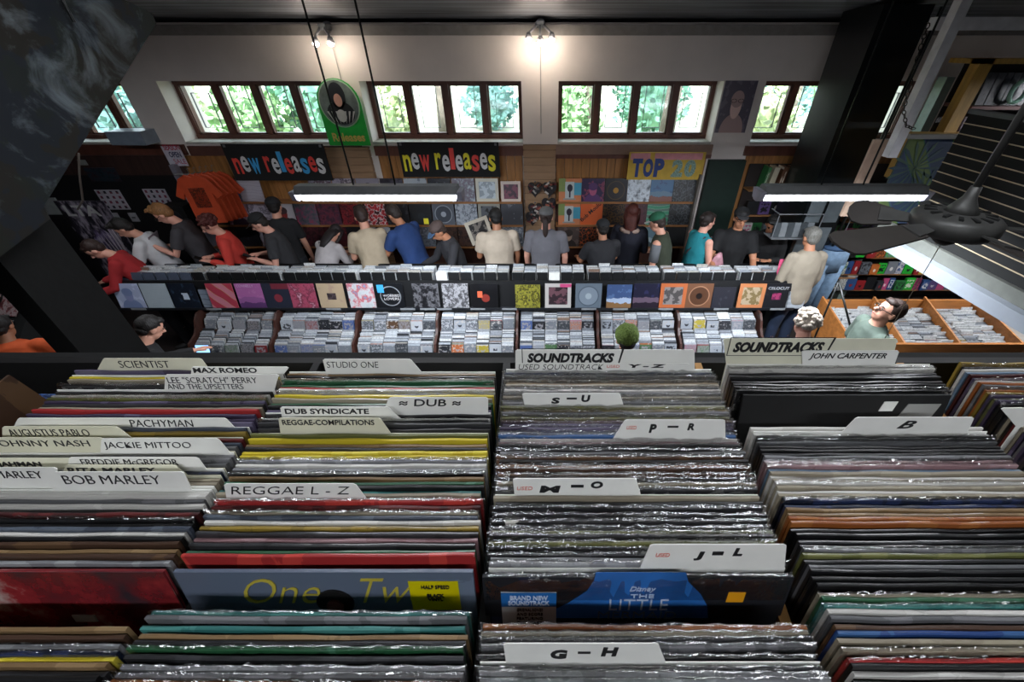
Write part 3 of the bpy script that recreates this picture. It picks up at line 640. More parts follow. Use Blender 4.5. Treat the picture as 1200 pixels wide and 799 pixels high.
tag(MB().box(3.0, 5.2, 3.93, 4.0, 3.5, 3.58).build('white_crossbar', mat('white_post_paint', 'd0d0d2', .5)), 'white crossbar running right from the top of the post', 'beam')
tag(MB().box(4.83, 4.93, 5.74, 5.88, 0, 3.1).build('pale_green_post', mat('pale_green', '7f8f86', .5)), 'pale green post right of the last window', 'post')
b = MB(); pts = [(1088, 28), (1080, 52), (1072, 80), (1064, 108), (1059, 130), (1062, 148), (1075, 153)]
ch = []
for i in range(len(pts) - 1):
    for k in range(4):
        t = k / 4; ch.append(atY(pts[i][0] * (1 - t) + pts[i + 1][0] * t, pts[i][1] * (1 - t) + pts[i + 1][1] * t, 3.75))
for i in range(len(ch) - 1):
    mid = (ch[i] + ch[i + 1]) / 2; dr = (ch[i + 1] - ch[i]); s_ = dr.orthogonal().normalized() if i % 2 else dr.cross(dr.orthogonal()).normalized()
    b.loft([mid + dr * .62 * math.cos(q) + s_ * .012 * math.sin(q) for q in [j * math.pi / 4 for j in range(9)]], [.004] * 9, 5)
tag(b.build('hanging_chain', mat('old_chain', '3a3630', .4, metal=.6), smooth=True), 'thin metal chain hanging from the ceiling beside the white post', 'chain')

# ceiling fan
e = empty('ceiling_fan', (1.64, 1.57, 2.83)); tag(e, 'dark grey ceiling fan on a long rod at right', 'fan')
FM = mat('fan_metal', '4a4a48', .45, metal=.3, var=.2); FB = mat('fan_blade', '36322f', .5, var=.15); 
b = MB(); b.loft([(0, 0, z) for z in (-.045, -.04, -.02, .02, .035, .045)], [.09, .13, .148, .148, .13, .06], 32); mo = b.build('motor_housing', FM, e, True)
for k in range(14):
    q = k / 14 * 2 * math.pi; MB().box(.075, .115, -.007, .007, .036, .044, Matrix.Rotation(q, 4, 'Z')).build('vent_slot', BLACK, mo)
b = MB(); b.loft([(0, 0, .04), (0, 0, .07), (0, 0, .1), (0, 0, .14)], [.06, .04, .022, .017], 16); b.build('canopy_cone', FM, e, True)
b = MB(); b.loft([(0, 0, .12), (0, 0, 1.2)], [.013, .013], 12); b.build('down_rod', FM, e, True)
b = MB(); b.loft([(0, 0, -.04), (0, 0, -.075), (0, 0, -.09)], [.045, .04, .02], 16); b.build('switch_cup', FM, e, True)
b = MB(); b.loft([(0, 0, -.08), (-.0, -.02, -1.0)], [.0016, .0016], 5); b.build('pull_cord', mat('cord', '8a8070', .6), e)
for ang, ln, pitch in ((199, .62, -12), (150, .36, -28), (343, .62, -12), (271, .62, -12)):
    M = Matrix.Rotation(R(ang), 4, 'Z') @ Matrix.Translation((0, 0, -.01)) @ Matrix.Rotation(R(pitch), 4, 'X')
    b = MB(); pl = [(.2, -.045), (ln - .06, -.072), (ln - .02, -.06), (ln, -.02), (ln, .02), (ln - .02, .06), (ln - .06, .072), (.2, .045)]
    b.prism(pl, 'z', -.004, .004, M); bl = b.build('blade', FB if ang != 152 else mat('fan_blade_grey', 'a0a2a4', .5), e)
    b = MB(); b.prism([(.12, -.02), (.25, -.04), (.25, .04), (.12, .02)], 'z', .004, .010, M); b.build('blade_bracket', FM, bl)

# fluorescent lamps
def lamp(px, label, strength=9):
    x = (px - CX) / F * 3.11; e = empty('fluorescent_lamp', (x, 3.17, 2.49)); tag(e, label, 'lamp', 'fluorescent strip lamps')
    h = .62
    b = MB(); b.prism([(-.075, .0), (.075, .0), (.04, .055), (-.04, .055)], 'x', -h, h); b.build('lamp_housing', mat('lamp_grey', '77797a', .5), e)
    b = MB(); b.prism([(-.05, 0), (.05, 0), (.046, -.045), (.02, -.062), (-.02, -.062), (-.046, -.045)], 'x', -h + .03, h - .03); b.build('diffuser', emit('lamp_tube', 'f0f4ff', strength), e)
    for s_ in (-1, 1):
        b = MB(); b.prism([(-.08, .02), (.08, .02), (.06, -.045), (.025, -.062), (-.025, -.062), (-.06, -.045)], 'x', s_ * h, s_ * (h + .035)); b.build('end_cap', mat('lamp_cap', 'a8a8b8', .4), e)
    for s_, dx in ((-1, -.18), (1, .14)):
        b = MB(); b.loft([(dx, 0, .05), (dx, 0, 1.39)], [.007, .007], 6); b.build('suspension_rod', BLACKG, e)
    for dx in (-.18, .14): pass
    l = bpy.data.lights.new('tube_light', 'AREA'); l.shape = 'RECTANGLE'; l.size = 1.15; l.size_y = .1; l.energy = 62; l.color = (.86, .92, 1); l.spread = R(175)
    lo = bpy.data.objects.new('tube_light', l); COL.objects.link(lo); lo.location = (x, 3.17, 2.42)
    return e
lamp(445, 'fluorescent strip lamp hanging left of centre above the customers')
lamp(984, 'fluorescent strip lamp hanging at right before the pillar')

# pier spotlights
def spots(px, py, n, label):
    p = atY(px, py, 5.72); e = empty('spot_cluster', p); tag(e, label, 'lamp', 'spot lamps on the piers')
    oval('mount_plate', 0, .03, .06, .06, .16, GREY, par=e)
    b = MB(); b.box(-.04, .04, 0, .15, .0, .06); b.build('mount_arm', GREY, e)
    for k in range(n):
        dx = (k - (n - 1) / 2) * (.13 if n == 3 else .17); c = Vector((dx, -.06, -.10 + .03 * abs(k - (n - 1) / 2)))
        b = MB(); b.loft([(dx * .3, 0, .02), c + Vector((0, .01, .02))], [.012, .014], 8); b.loft([c + Vector((0, .0, .03)), c + Vector((0, 0, -.03))], [.022, .045], 14); s = b.build('spot_head', mat('chrome_dim', '8c8c90', .3, metal=.6), e, True)
        b = MB(); b.ell(c + Vector((0, -.01, -.035)), (.034, .034, .03)); b.build('bulb', emit('bulb_warm', 'fff0dc', 30), s, True)
        l = bpy.data.lights.new('spot_light', 'POINT'); l.energy = 1.7; l.color = (1, .86, .74); l.shadow_soft_size = .04
        lo = bpy.data.objects.new('spot_light', l); COL.objects.link(lo); lo.location = p + c + Vector((dx * .2, -.1, -.08))
    b = MB(); b.loft([(0, .15, -.02), (0, .17, -1.1)], [.006, .006], 6); b.build('cable', mat('white_cable', 'a8a49e', .6), e)
spots(633, 33, 3, 'cluster of three glowing spot lamps above the middle pier')
spots(378, 36, 2, 'pair of glowing spot lamps above the left pier')
# ------------------------------------------------------------------ central display rack
XL = xAt(131, 4.25, 1.1); XR = 3.02
RB = mat('rack_black', '101113', .5)
BX = [(-4.22, -3.30), (-3.26, -2.32), (-2.27, -1.34), (-1.30, -.37), (-.33, .60), (.65, 1.58), (1.63, 2.58)]
e = empty('browser_rack', (0, 4.2, 0)); tag(e, 'long black and brown record rack with covers on its front and disc trays below', 'rack')
MB().prism([(.0, .80), (.075, 1.13), (.10, 1.13), (.03, .80)], 'x', XL, XR).build('cover_board', RB, e)
MB().box(XL - .01, XR + .01, -.045, .03, .79, .815).build('cover_lip', mat('rack_lip', '1c1e22', .4), e)
MB().box(XL - .01, XR + .01, -.05, -.045, .80, .83).build('lip_edge', mat('rack_lip', '1c1e22', .4), e)
MB().box(XL, XR, .08, .62, .96, .98).build('upper_tray', RB, e)
MB().box(XL, XR, .60, .62, .75, 1.10).build('back_rail', RB, e)
for x in (XL, XR - .02): MB().box(x, x + .02, .08, .62, .80, 1.12).build('upper_end', RB, e)
SLO = math.atan2(.085, .19)
def tray(y0, z0, y1, z1, name):
    MB().prism([(y0, z0), (y1, z1), (y1, z1 - .02), (y0, z0 - .02)], 'x', BX[0][0], BX[-1][1]).build(name, WOODD, e)
# tray floors: tops of the cases run parallel above them
tray(-.21, .585, .07, .655, 'disc_tray'); tray(-.47, .405, -.215, .51, 'disc_tray')
MB().box(BX[0][0], BX[-1][1], -.23, -.212, .50, .60).build('tray_front', RB, e)
MB().box(BX[0][0] - .02, BX[-1][1] + .02, -.50, -.475, .30, .43).build('tray_front', RB, e)
MB().box(BX[0][0], BX[-1][1], .06, .08, 0, .82).build('back_panel', WOODD, e)
MB().box(BX[0][0] + .05, BX[-1][1] - .05, -.40, .05, 0, .36).build('plinth', RB, e)
for x in [BX[0][0] - .02] + [(BX[i][1] + BX[i + 1][0]) / 2 for i in range(6)] + [BX[-1][1] + .02]:
    pr = [(.07, .80), (-.12, .80), (-.19, .74), (-.235, .66), (-.30, .60), (-.42, .56), (-.48, .46), (-.48, .36), (.07, .36)]
    MB().prism(pr, 'x', x - .014, x + .014).build('bracket', WOODD, e)
for px in (163, 251, 391, 478, 501, 521, 560, 597, 690, 727, 780, 845, 911): 
    x = xAt(px, 4.15, .81); MB().box(x - .09, x + .09, -.054, -.05, .803, .827).build('label_strip', mat('label_strip', '8c9094', .5), e)
# covers on the front
CV = [(131, 172, 'whitish sleeve with small figures and painted bluish light', A('portrait', ['aab4d0', '8890b8', '7888b0', 'c0c8e0'], 81)), (165, 203, 'white sleeve with looping line drawing', A('bands', ['a8b4bc', 'b4c0c8', '90a0ac', 'a8b4bc'], 82)), (198, 235, 'black sleeve with small white bird shape', A('tile', ['151c28', 'b8c4d4', '141c28', '2c3c50'], 83)), (233, 255, 'grey sleeve printed with text', A('bands', ['788290', '8c96a4', '9aa4b0', '687280'], 84)),  # blue cast of the leftmost cover is lamplight put into its colour
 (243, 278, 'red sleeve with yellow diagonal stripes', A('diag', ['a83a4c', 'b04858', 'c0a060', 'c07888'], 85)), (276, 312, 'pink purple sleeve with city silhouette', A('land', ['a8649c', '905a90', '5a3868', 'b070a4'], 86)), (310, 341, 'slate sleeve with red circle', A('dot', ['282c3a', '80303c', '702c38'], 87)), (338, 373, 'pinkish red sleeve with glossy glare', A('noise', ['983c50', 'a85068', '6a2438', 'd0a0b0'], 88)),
 (372, 406, 'tan sleeve with small dark photo', A('tile', ['b09c80', '30282c', '504448', 'a8907c'], 89)), (408, 440, 'white sleeve with red and blue strokes', A('noise', ['b8bcc0', 'c4c8cc', 'c4585c', '70a0c0'], 90)), (440, 476, 'black sleeve with white ring and blue sticker', A('disc', ['121418', '808488', '121418', '34383c'], 91)), (484, 515, 'black sleeve with grey standing figure', A('noise', ['141416', '1c1c20', '68686c', '141416'], 92)),
 (519, 549, 'white sleeve with black ink drawing', A('noise', ['aaaaae', '18181c', 'aaaaae', '606064'], 93)), (552, 585, 'black sleeve with small red figures', A('dot', ['0f0f12', '803028', '141418'], 94)), (604, 633, 'yellow and black sleeve', A('noise', ['24241c', '98943a', '14140f', 'b0a840'], 95)), (639, 669, 'white sleeve with dark photo and pink corner', A('frame', ['b8b4b0', '30242a', '684850'], 96)),
 (674, 705, 'grey blue sleeve with a large disc', A('disc', ['606c78', '485460', '788490', '98a4ac'], 97)), (711, 740, 'blue sky and sand sleeve', A('land', ['3c5078', 'a0b0c8', '806040', '506890'], 98)), (742, 772, 'dark blue sleeve with orange ridge', A('land', ['1c1c30', '605060', '241c28', '2c2c4c'], 99)), (773, 804, 'orange bordered sleeve with two grey faces', A('frame', ['b06038', '484444', '807a78'], 100)),
 (804, 834, 'brown sleeve with a close-up eye', A('disc', ['6a4834', '987058', '503424', '1c1412'], 101)), (835, 861, 'charcoal sleeve', A('plain', ['25262e', '33343c'], 102)), (863, 897, 'colourful cream sleeve with orange border', A('frame', ['b07048', '706040', 'a09078'], 103)), (893, 926, 'black sleeve with pink square emblem', A('tile', ['17181c', '8c3458', '602040', '202126'], 104)), (923, 944, 'white printed list', A('bands', ['8c9298', '9ca2a8', 'a4aab0', '9ca2a8'], 105))]
for i, (a_, b_, nm, m_) in enumerate(CV):
    pc = (a_ + b_) / 2; w = (b_ - a_) * .0100; x = xAt(pc, 4.2, .97)
    o = lp(x, 4.165 + .0 + (.006 if i in (2,) else 0) - (.012 if nm.startswith('grey sleeve') else 0) * -1, .816, m_, 11.5, sc=min(1, (xAt(b_, 4.22, .97) - xAt(a_, 4.22, .97)) / .315) if b_ - a_ < 30 else 1)
    if i in (3,): o.location.y += .012
    if i in (2, 22): o.location.y -= .004
    tag(o, nm + (', on' if True else '') + ' the front of the long rack', 'record', 'covers shown on the front of the rack')
    if 'blue sticker' in nm: MB().box(-.15, -.07, -.006, -.004, .2, .3).build('sticker', BLU, o); text('lettering', 'WORRIED', WHT, -.09, -.006, .15, .2, .03, o); text('lettering', 'LOVERS', WHT, -.08, -.006, .11, .18, .03, o)
    if 'pink corner' in nm: MB().box(.02, .156, -.006, -.004, .27, .312).build('corner_strip', mat('corner_pink', 'c04878', .5), o)
    if 'emblem' in nm: text('lettering', 'CELOCUT', mat('letter_grey', '9a9ca0', .5), -.12, -.006, .24, .25, .035, o, bold=.02)
    if 'silhouette' in nm: text('lettering', 'CONNELLY', mat('letter_pale', 'c8a8c8', .5), -.13, -.006, .27, .2, .03, o)
    if 'small red figures' in nm: MB().box(-.09, -.03, -.006, -.004, .14, .22).build('sticker', mat('sticker_orange', 'd06040', .5), o)
# compact disc cases
cdm = MB().box(-.071, .071, -.005, .005, 0, .124).build('tmp', WHITE); CDME = cdm.data; bpy.data.objects.remove(cdm)
cdpal = [('white', 'a4a8ae'), ('grey', '70757c'), ('light grey', '8e939a'), ('dark', '26282d'), ('yellow', '9a8c38'), ('red', '74262a'), ('blue', '4a5c88'), ('orange', 'a05a34'), ('brown', '4c3828'), ('black and white', '505458'), ('green', '4a6848'), ('pink', '9a6a78')]
cdw = [7, 6, 6, 6, 1.2, 1.2, 1.5, 1.2, 1.5, 3, 1, 1]
def cdart(nm, c):
    return A(['portrait', 'noise', 'frame', 'tile', 'noise'][rnd.randrange(5)], [c, '303238' if nm in ('white', 'light grey', 'black and white') else '88868a', c, 'a8a4a0'], rnd.randrange(5), .2)
CTOP = [mat('disc_top_%d' % i, c, .35, var=.25, scale=60) for i, c in enumerate(['b0b4b8', '8a8e94', '9aa0a6', '5c6066', '34363a', 'a8a49c', '74787e', 'c4c6c6', '806a5c'])]
def cdbox(mb, x, y, z, lean, w=.142, h=.124, t=.010):
    M = Matrix.Translation((x, y, z)) @ Matrix.Rotation(-lean, 4, 'X'); mb.box(-w / 2, w / 2, -t / 2, t / 2, 0, h, M)
ncd = 0
stuffs = MB()
bayw = ['first', 'second', 'third', 'fourth', 'fifth', 'sixth', 'seventh']
for tier, (yf, zf, yb, zb, nrow) in enumerate([(4.2 - .195, .590, 4.2 + .045, .65, 17), (4.2 - .455, .412, 4.2 - .235, .503, 16)]):
    for b_, (xa, xb) in enumerate(BX):
        n = 6 if b_ == 0 else 6
        n = int((xb - xa - .03) / .1485); pit = (xb - xa - .03) / n
        for c in range(n):
            x = xa + .015 + pit * (c + .5)
            start = rnd.choice([0, 0, 0, 1, 2]) if tier == 0 else rnd.choice([0, 0, 1])
            ln = R(rnd.uniform(16, 24))
            for k in range(start, nrow):
                t = k / nrow; y = yf + (yb - yf) * t; z = zf + (zb - zf) * t + .002
                x_ = x + rnd.uniform(-.003, .003)
                if k < start + 2 and not (k > start and rnd.random() < .12):
                    nm, cc = rnd.choices(cdpal, cdw)[0]
                    o = inst('disc_case', CDME, cdart(nm, cc), None, (x_, y, z), (-ln, 0, 0), (1, 1, rnd.choice([1, 1, .97])))
                    later(o, '%s disc case' % nm, 'in the %s bay, %s tray' % (bayw[b_], ('upper', 'lower')[tier]), 'the left', 'disc case', 'disc cases in the trays of the long rack')
                else:
                    stuffs.cur = rnd.choices(range(9), [5, 5, 5, 3, 3, 2, 3, 6, 1])[0]
                    hh = .124 if rnd.random() > .10 else .145; stuffs_w = .142
                    cdbox(stuffs, x_, y, z, ln, stuffs_w, hh, .009 if hh < .13 else .002)
tag(stuffs.build('disc_case_rows', CTOP), 'packed rows of grey and white disc cases behind the front ones in the rack trays', 'disc cases', kind='stuff')
# upper row: black dividers with pale cases behind
stuffu = MB(); x = XL + .06; k = 0
while x < XR - .1:
    if k % 11 not in (5,) or True:
        m_ = RB if rnd.random() > .08 and x > -4.3 else (mat('grey_divider', '4c5464', .4) if x < -3.6 else CARD)
        o = MB().box(-.064, .064, -.008, .008, 0, .12 + .10).build('disc_divider', m_, loc=(x, 4.335, .982), rot=(-R(8), 0, 0))
        later(o, 'black plastic divider' if m_ is RB else 'pale plastic divider', 'along the top of the long rack', 'the left', 'divider', 'dividers along the top of the long rack')
    for j in range(21):
        stuffu.cur = rnd.choices(range(9), [6, 2, 4, 1, 0, 4, 1, 9, 1])[0]
        hh = .20 + rnd.uniform(-.006, .006) + (.03 if rnd.random() < .05 else 0)
        cdbox(stuffu, x + rnd.uniform(-.004, .004), 4.36 + j * .0105, .982, R(6), .135, hh, .008)
    x += .148 if k % 6 else .185; k += 1
tag(stuffu.build('disc_case_rows', CTOP), 'long rows of white and cream cases filling the top of the rack', 'disc cases', kind='stuff')
tag(MB().box(-.07, .07, -.004, .004, 0, .2).build('pink_sleeve', art('plain', ['c04c70', 'd06a88'], 3), loc=(2.86, 4.36, 1.16), rot=(-R(12), 0, 0)), 'small pink sleeve sticking up at the right end of the rack', 'record')
# phone lit blue
o = MB().box(-.075, .075, -.004, .004, 0, .12).build('lit_screen', emit('screen_blue', '7fb4e8', 1.6), loc=(xAt(238, 3.70, .52), 3.68, .47), rot=(-R(20), 0, 0)); tag(o, 'glowing blue phone screen at the lower left of the disc trays', 'phone')
MB().box(-.08, .08, .0041, .010, -.005, .125).build('phone_case', BLACK, o)

# ------------------------------------------------------------------ orange wooden disc bins at right
e = empty('wooden_bin', (4.4, 3.95, 0)); tag(e, 'honey coloured wooden bin of discs with two slanted dividers at right', 'bin')
bx0, bx1 = -.95, .93
MB().prism([(-.40, .36), (.36, .36), (.36, .86), (.33, .86), (.31, .60), (-.36, .48), (-.36, .72), (-.40, .72)], 'x', bx0, bx1).build('bin_trough', WOODO, e)
for x in (bx0 - .02, -.33, .3, bx1): MB().prism([(-.42, .72 if x in (bx0 - .02, bx1) else .66), (.36, .90), (.36, .40), (-.42, .40)], 'x', x, x + .022).build('side_board' if x in (bx0 - .02, bx1) else 'divider_board', WOODO, e)
MB().box(bx0, bx1, -.425, -.40, .60, .745).build('front_board', WOODO, e)
MB().box(bx0 + .02, bx1 - .02, -.35, .34, 0, .36).build('base', WOODD, e)
st = MB(); k = 0
for seg, (xa, xb) in enumerate([(bx0, -.33), (-.3, .3), (.33, bx1)]):
    for c in range(4):
        x = xa + .075 + c * .148
        for j in range(44):
            y = -.35 + j * .0145; z = .485 + (y + .36) * .19
            if j in (0, 7) :
                nm, cc = rnd.choices(cdpal, cdw)[0]
                o = inst('disc_case', CDME, cdart(nm, cc), None, (4.4 + x, 3.95 + y, z + .022), (-R(14), 0, 0), (1, 1, 1.05))
                later(o, '%s disc case' % nm, 'in the %s part of the wooden bin' % ('left', 'middle', 'right')[seg], 'the front', 'disc case', 'disc cases in the honey wood bin')
            else:
                st.cur = rnd.choices(range(9), [5, 2, 3, 2, 2, 2, 2, 12, 1])[0]
                cdbox(st, 4.4 + x + rnd.uniform(-.004, .004), 3.95 + y, z + .02, R(12), .14, .13 + (.035 if st.cur == 7 and rnd.random() < .5 else 0), .011)
tag(st.build('disc_case_rows', CTOP), 'rows of white disc cases filling the honey coloured wooden bin', 'disc cases', kind='stuff')
# small white chest at far right behind the bin and long thin stand
b = MB(); p0 = Vector((xAt(1000, 3.6, .3), 3.45, .0)); b.loft([atY(983, 330, 3.7), atY(1004, 413, 3.4)], [.011, .011], 8); b.loft([atY(983, 330, 3.7), atY(983, 330, 3.7) + Vector((.1, .05, -1.15))], [.010, .010], 8); b.loft([atY(1004, 413, 3.4), atY(1004, 413, 3.4) + Vector((.02, -.1, -.82))], [.011, .011], 8)
tag(b.build('folding_stand', BLACKG, smooth=True), 'black thin folding stand leaning left of the honey wood bin', 'stand')
e = empty('white_cabinet', (6.0, 3.9, 0)); tag(e, 'grey-white low cabinet right of the honey wood bin', 'cabinet')
WC = mat('grey_white_cabinet', '8a8680', .5)
MB().box(-.5, .5, -.4, .5, 0, .62).build('body', WC, e)
for x in (-.24, .24): MB().ell((x, -.05, .64), (.04, .02, .02)).build('handle', BLACK, MB().box(x - .22, x + .22, -.36, .4, .62, .635).build('lid', WC, e))
# hanging denim
p = atY(981, 292, 4.9); e = empty('hanging_jeans', (p.x, 4.9, p.z)); tag(e, 'light blue jeans hanging beside the man in the beige shirt', 'jeans')
DEN = mat('light_denim', '7892ac', .85, var=.18, scale=20, bump=.3)
b = MB(); b.loft([(0, 0, .02), (0, 0, -.1), (0, 0, -.3)], [(.17, .09), (.19, .1), (.2, .1)], 14); b.loft([(-.09, 0, -.2), (-.1, 0, -.55), (-.11, 0, -.95)], [(.1, .09), (.09, .08), (.08, .07)], 12); b.loft([(.09, 0, -.2), (.09, 0, -.55), (.08, 0, -.95)], [(.1, .09), (.09, .08), (.08, .07)], 12); b.build('legs', DEN, e, True)
b = MB(); b.loft([(0, 0, .0), (0, 0, .04)], [(.175, .095), (.175, .095)], 14); b.build('waistband', mat('dark_denim', '3f5a7c', .85), e, True)
b = MB(); b.loft([(0, 0, .04), (0, 0, .5)], [.006, .006], 6); b.build('hook_cord', GREY, e)

# ------------------------------------------------------------------ people
def hairmat(c): return mat('hair_' + c, c, .6, var=.35, scale=40, bump=.5, stretch=(3, 3, .6))
def person(px, d, ang, label, shirt, skin=0, hgt=1.75, lean=8, head=15, turn=0, arms=('down', 'down'), sleeve='short', hair=('short', '2a1c16'), cap=None, glasses=False, pants='22242a', zc=None, extra=None, apron=None, build_=1.0):
    """figure standing at distance d whose head falls at column px; ang 0 faces the window wall, 180 the camera, 90 the left"""
    k = hgt / 1.75
    L = R(lean); s = Vector((0, math.sin(L), math.cos(L)))
    hp = R(min(80, lean + head)); hs = Vector((0, math.sin(hp), math.cos(hp))); hf = Vector((0, math.cos(hp), -math.sin(hp)))
    pel = Vector((0, 0, .95)); chest = pel + s * .30; neck = pel + s * .53; hc = neck + hs * .135 + Vector((0, .02, 0))
    a = R(ang); off = Matrix.Rotation(a, 3, 'Z') @ (hc * k)
    x = xAt(px, d + off.y, off.z) - off.x
    e = empty('person', (x, d, 0), a); e.scale = (k, k, k); tag(e, label, 'person')
    B = build_
    sk = SKIN[skin]
    HM = Matrix.Rotation(R(turn), 4, 'Z') @ Matrix.Rotation(-hp, 4, 'X')     # head frame: +y forward, +z up
    def H(v): return hc + (HM @ Vector(v))
    b = MB()
    tor = [pel + Vector((0, 0, -.08)), pel, pel + s * .15, chest, pel + s * .42, pel + s * .49, neck, neck + (hc - neck) * .55]
    tr = [(.15, .105), (.162, .112), (.142, .10), (.165, .12), (.172, .105), (.115, .08), (.058, .058), (.052, .055)]
    tr = [(p * B, q * B) for p, q in tr[:6]] + tr[6:]
    b.loft(tor, tr, 16)
    b.ell(H((0, -.005, .025)), (.074, .092, .098), HM.to_3x3(), 18, 12); b.ell(H((0, .028, -.045)), (.054, .058, .062), HM.to_3x3(), 14, 10)
    b.loft([H((0, .08, .02)), H((0, .108, -.018)), H((0, .085, -.03))], [.010, .016, .012], 8)
    for sx in (-1, 1): b.ell(H((sx * .076, -.005, -.002)), (.010, .02, .032), HM.to_3x3(), 8, 6)
    b.loft([H((-.022, .083, -.052)), H((.022, .083, -.052))], [.008, .008], 6)
    sh = pel + s * .455; joints = []
    for si, sx in enumerate((-1, 1)):
        S = sh + Vector((sx * .175 * B, 0, 0)); pose = arms[si]
        if pose == 'down': E = S + Vector((sx * .05, .0, -.29)); Wt = E + Vector((-sx * .01, .09, -.24))
        elif pose == 'rack': E = S + Vector((sx * .06, .12, -.26)); Wt = E + Vector((-sx * .03, .24, -.05))
        elif pose == 'reach': E = S + Vector((sx * .05, .18, -.22)); Wt = E + Vector((-sx * .02, .26, -.02))
        elif pose == 'phone': E = S + Vector((sx * .05, .04, -.28)); Wt = E + Vector((-sx * .13, .21, .05))
        elif pose == 'hold': E = S + Vector((sx * .07, .10, -.25)); Wt = E + Vector((-sx * .07, .20, .12))
        else: E = S + Vector((sx * .05, .0, -.29)); Wt = E + Vector((0, .05, -.25))
        joints.append((S, E, Wt))
        b.ell(S, (.056 * B, .054, .054)); b.loft([S, (S + E) / 2, E, (E + Wt) / 2, Wt], [.052 * B, .046 * B, .038, .036, .026], 12)
        f = (Wt - E).normalized(); side = Vector((sx, 0, 0)) - f * f.x * sx; side.normalize(); up = f.cross(side)
        b.loft([Wt - f * .01, Wt + f * .04, Wt + f * .09], [(.026, .018), (.036, .016), (.038, .014)], 10, up=side)
        curl = (-up if up.z > 0 else up) * .35
        for q, (o_, ln) in enumerate([(-.028, .062), (-.010, .072), (.009, .068), (.026, .052)]):
            p0 = Wt + f * .08 + side * o_; p1 = p0 + f * ln * .5 + curl * .012; p2 = p1 + (f + curl).normalized() * ln * .5
            b.loft([p0, p1, p2], [.0095, .009, .0075], 8)
        p0 = Wt + f * .03 - side * .028; p1 = p0 - side * .028 + f * .025; p2 = p1 + f * .032 - side * .006
        b.loft([p0, p1, p2], [.012, .011, .009], 8)
    feet = []
    for sx in (-1, 1):
        hip = pel + Vector((sx * .085, 0, -.05)); kn = Vector((sx * .10, .02, .50)); an = Vector((sx * .105, -.01, .09))
        b.loft([hip, (hip + kn) / 2, kn, (kn + an) / 2 + Vector((0, -.01, .04)), an], [.09, .075, .055, .054, .036], 12); feet.append((hip, kn, an))
        b.loft([an + Vector((0, -.02, -.03)), an + Vector((0, .06, -.05)), an + Vector((0, .14, -.065))], [.035, .034, .022], 10)
    body = b.build('body', sk, e, True)
    rm = body.modifiers.new('one_surface', 'REMESH'); rm.mode = 'VOXEL'; rm.voxel_size = .0085; rm.use_smooth_shade = True
    # shirt
    b = MB(); g = .016
    pts = [pel + Vector((0, 0, -.10)), pel, pel + s * .15, chest, pel + s * .42, pel + s * .495, neck + (hc - neck) * .05]
    rr = [(tr[0][0] + g + .012, tr[0][1] + g + .012), (tr[1][0] + g, tr[1][1] + g), (tr[2][0] + g + .01, tr[2][1] + g + .01), (tr[3][0] + g, tr[3][1] + g), (tr[4][0] + g - .004, tr[4][1] + g), (tr[5][0] + g, tr[5][1] + g), (.068, .068)]
    b.loft(pts, rr, 18)
    for (S, E, Wt), sx in zip(joints, (-1, 1)):
        if sleeve == 'short':
            M_ = S + (E - S) * .72; b.ell(S + Vector((-sx * .012, 0, .0)), (.07 * B, .068, .066)); b.loft([S + Vector((0, 0, -.0)), (S + M_) / 2, M_], [.062 * B, .064 * B, .066 * B], 12)
        elif sleeve == 'long': b.ell(S + Vector((-sx * .012, 0, 0)), (.07 * B, .068, .066)); b.loft([S, (S + E) / 2, E, (E + Wt) / 2, Wt - (Wt - E) * .05], [.062 * B, .06 * B, .054, .05, .038], 12)
        else: b.ell(S + Vector((-sx * .03, 0, 0)), (.06 * B, .066, .064))
    sm = b.build('shirt' if sleeve != 'vest' else 'vest', mat('cloth_' + shirt, shirt, .85, var=.12, scale=7, bump=.6), e, True)
    rm = sm.modifiers.new('one_surface', 'REMESH'); rm.mode = 'VOXEL'; rm.voxel_size = .011; rm.use_smooth_shade = True; q_ = sm.modifiers.new('soften', 'SMOOTH'); q_.iterations = 10; q_.factor = .6
    tx = bpy.data.textures.get('folds') or bpy.data.textures.new('folds', 'CLOUDS'); tx.noise_scale = .11
    dm = sm.modifiers.new('folds', 'DISPLACE'); dm.texture = tx; dm.strength = .016; dm.texture_coords = 'LOCAL'; dm.mid_level = .45
    b = MB()
    for (hip, kn, an) in feet: b.loft([hip + Vector((0, 0, .03)), (hip + kn) / 2, kn, (kn + an) / 2, an + Vector((0, 0, .0))], [.102, .09, .072, .066, .056], 12)
    b.loft([pel + Vector((0, 0, -.12)), pel + Vector((0, 0, .06))], [(.172, .122), (.166, .118)], 16)
    t_ = b.build('trousers', mat('cloth_' + pants, pants, .85, var=.15, scale=9, bump=.3), e, True)
    rm = t_.modifiers.new('one_surface', 'REMESH'); rm.mode = 'VOXEL'; rm.voxel_size = .014; rm.use_smooth_shade = True
    for (hip, kn, an) in feet:
        b = MB(); y0 = an.y; b.loft([(an.x, y0 - .07, .045), (an.x, y0 - .05, .05), (an.x, y0 + .05, .05), (an.x, y0 + .15, .038), (an.x, y0 + .19, .03)], [(.03, .04), (.042, .048), (.046, .048), (.044, .036), (.025, .022)], 12); b.build('shoe', SHOE, e, True)
    # face details
    for sx in (-1, 1):
        b = MB(); b.ell(H((sx * .028, .083, .012)), (.010, .007, .005), HM.to_3x3(), 8, 6); b.build('eye', INK, e, True)
        b = MB(); b.loft([H((sx * .014, .089, .027)), H((sx * .028, .090, .031)), H((sx * .044, .08, .027))], [.004, .005, .003], 6); b.build('eyebrow', hairmat(hair[1]), e, True)
    b = MB(); b.loft([H((-.02, .086, -.052)), H((0, .091, -.05)), H((.02, .086, -.052))], [.003, .005, .003], 6); b.build('lips', mat('lips', '9a5650', .5), e, True)
    # hair
    st_, hcx = hair; hm = hairmat(hcx); R3 = HM.to_3x3()
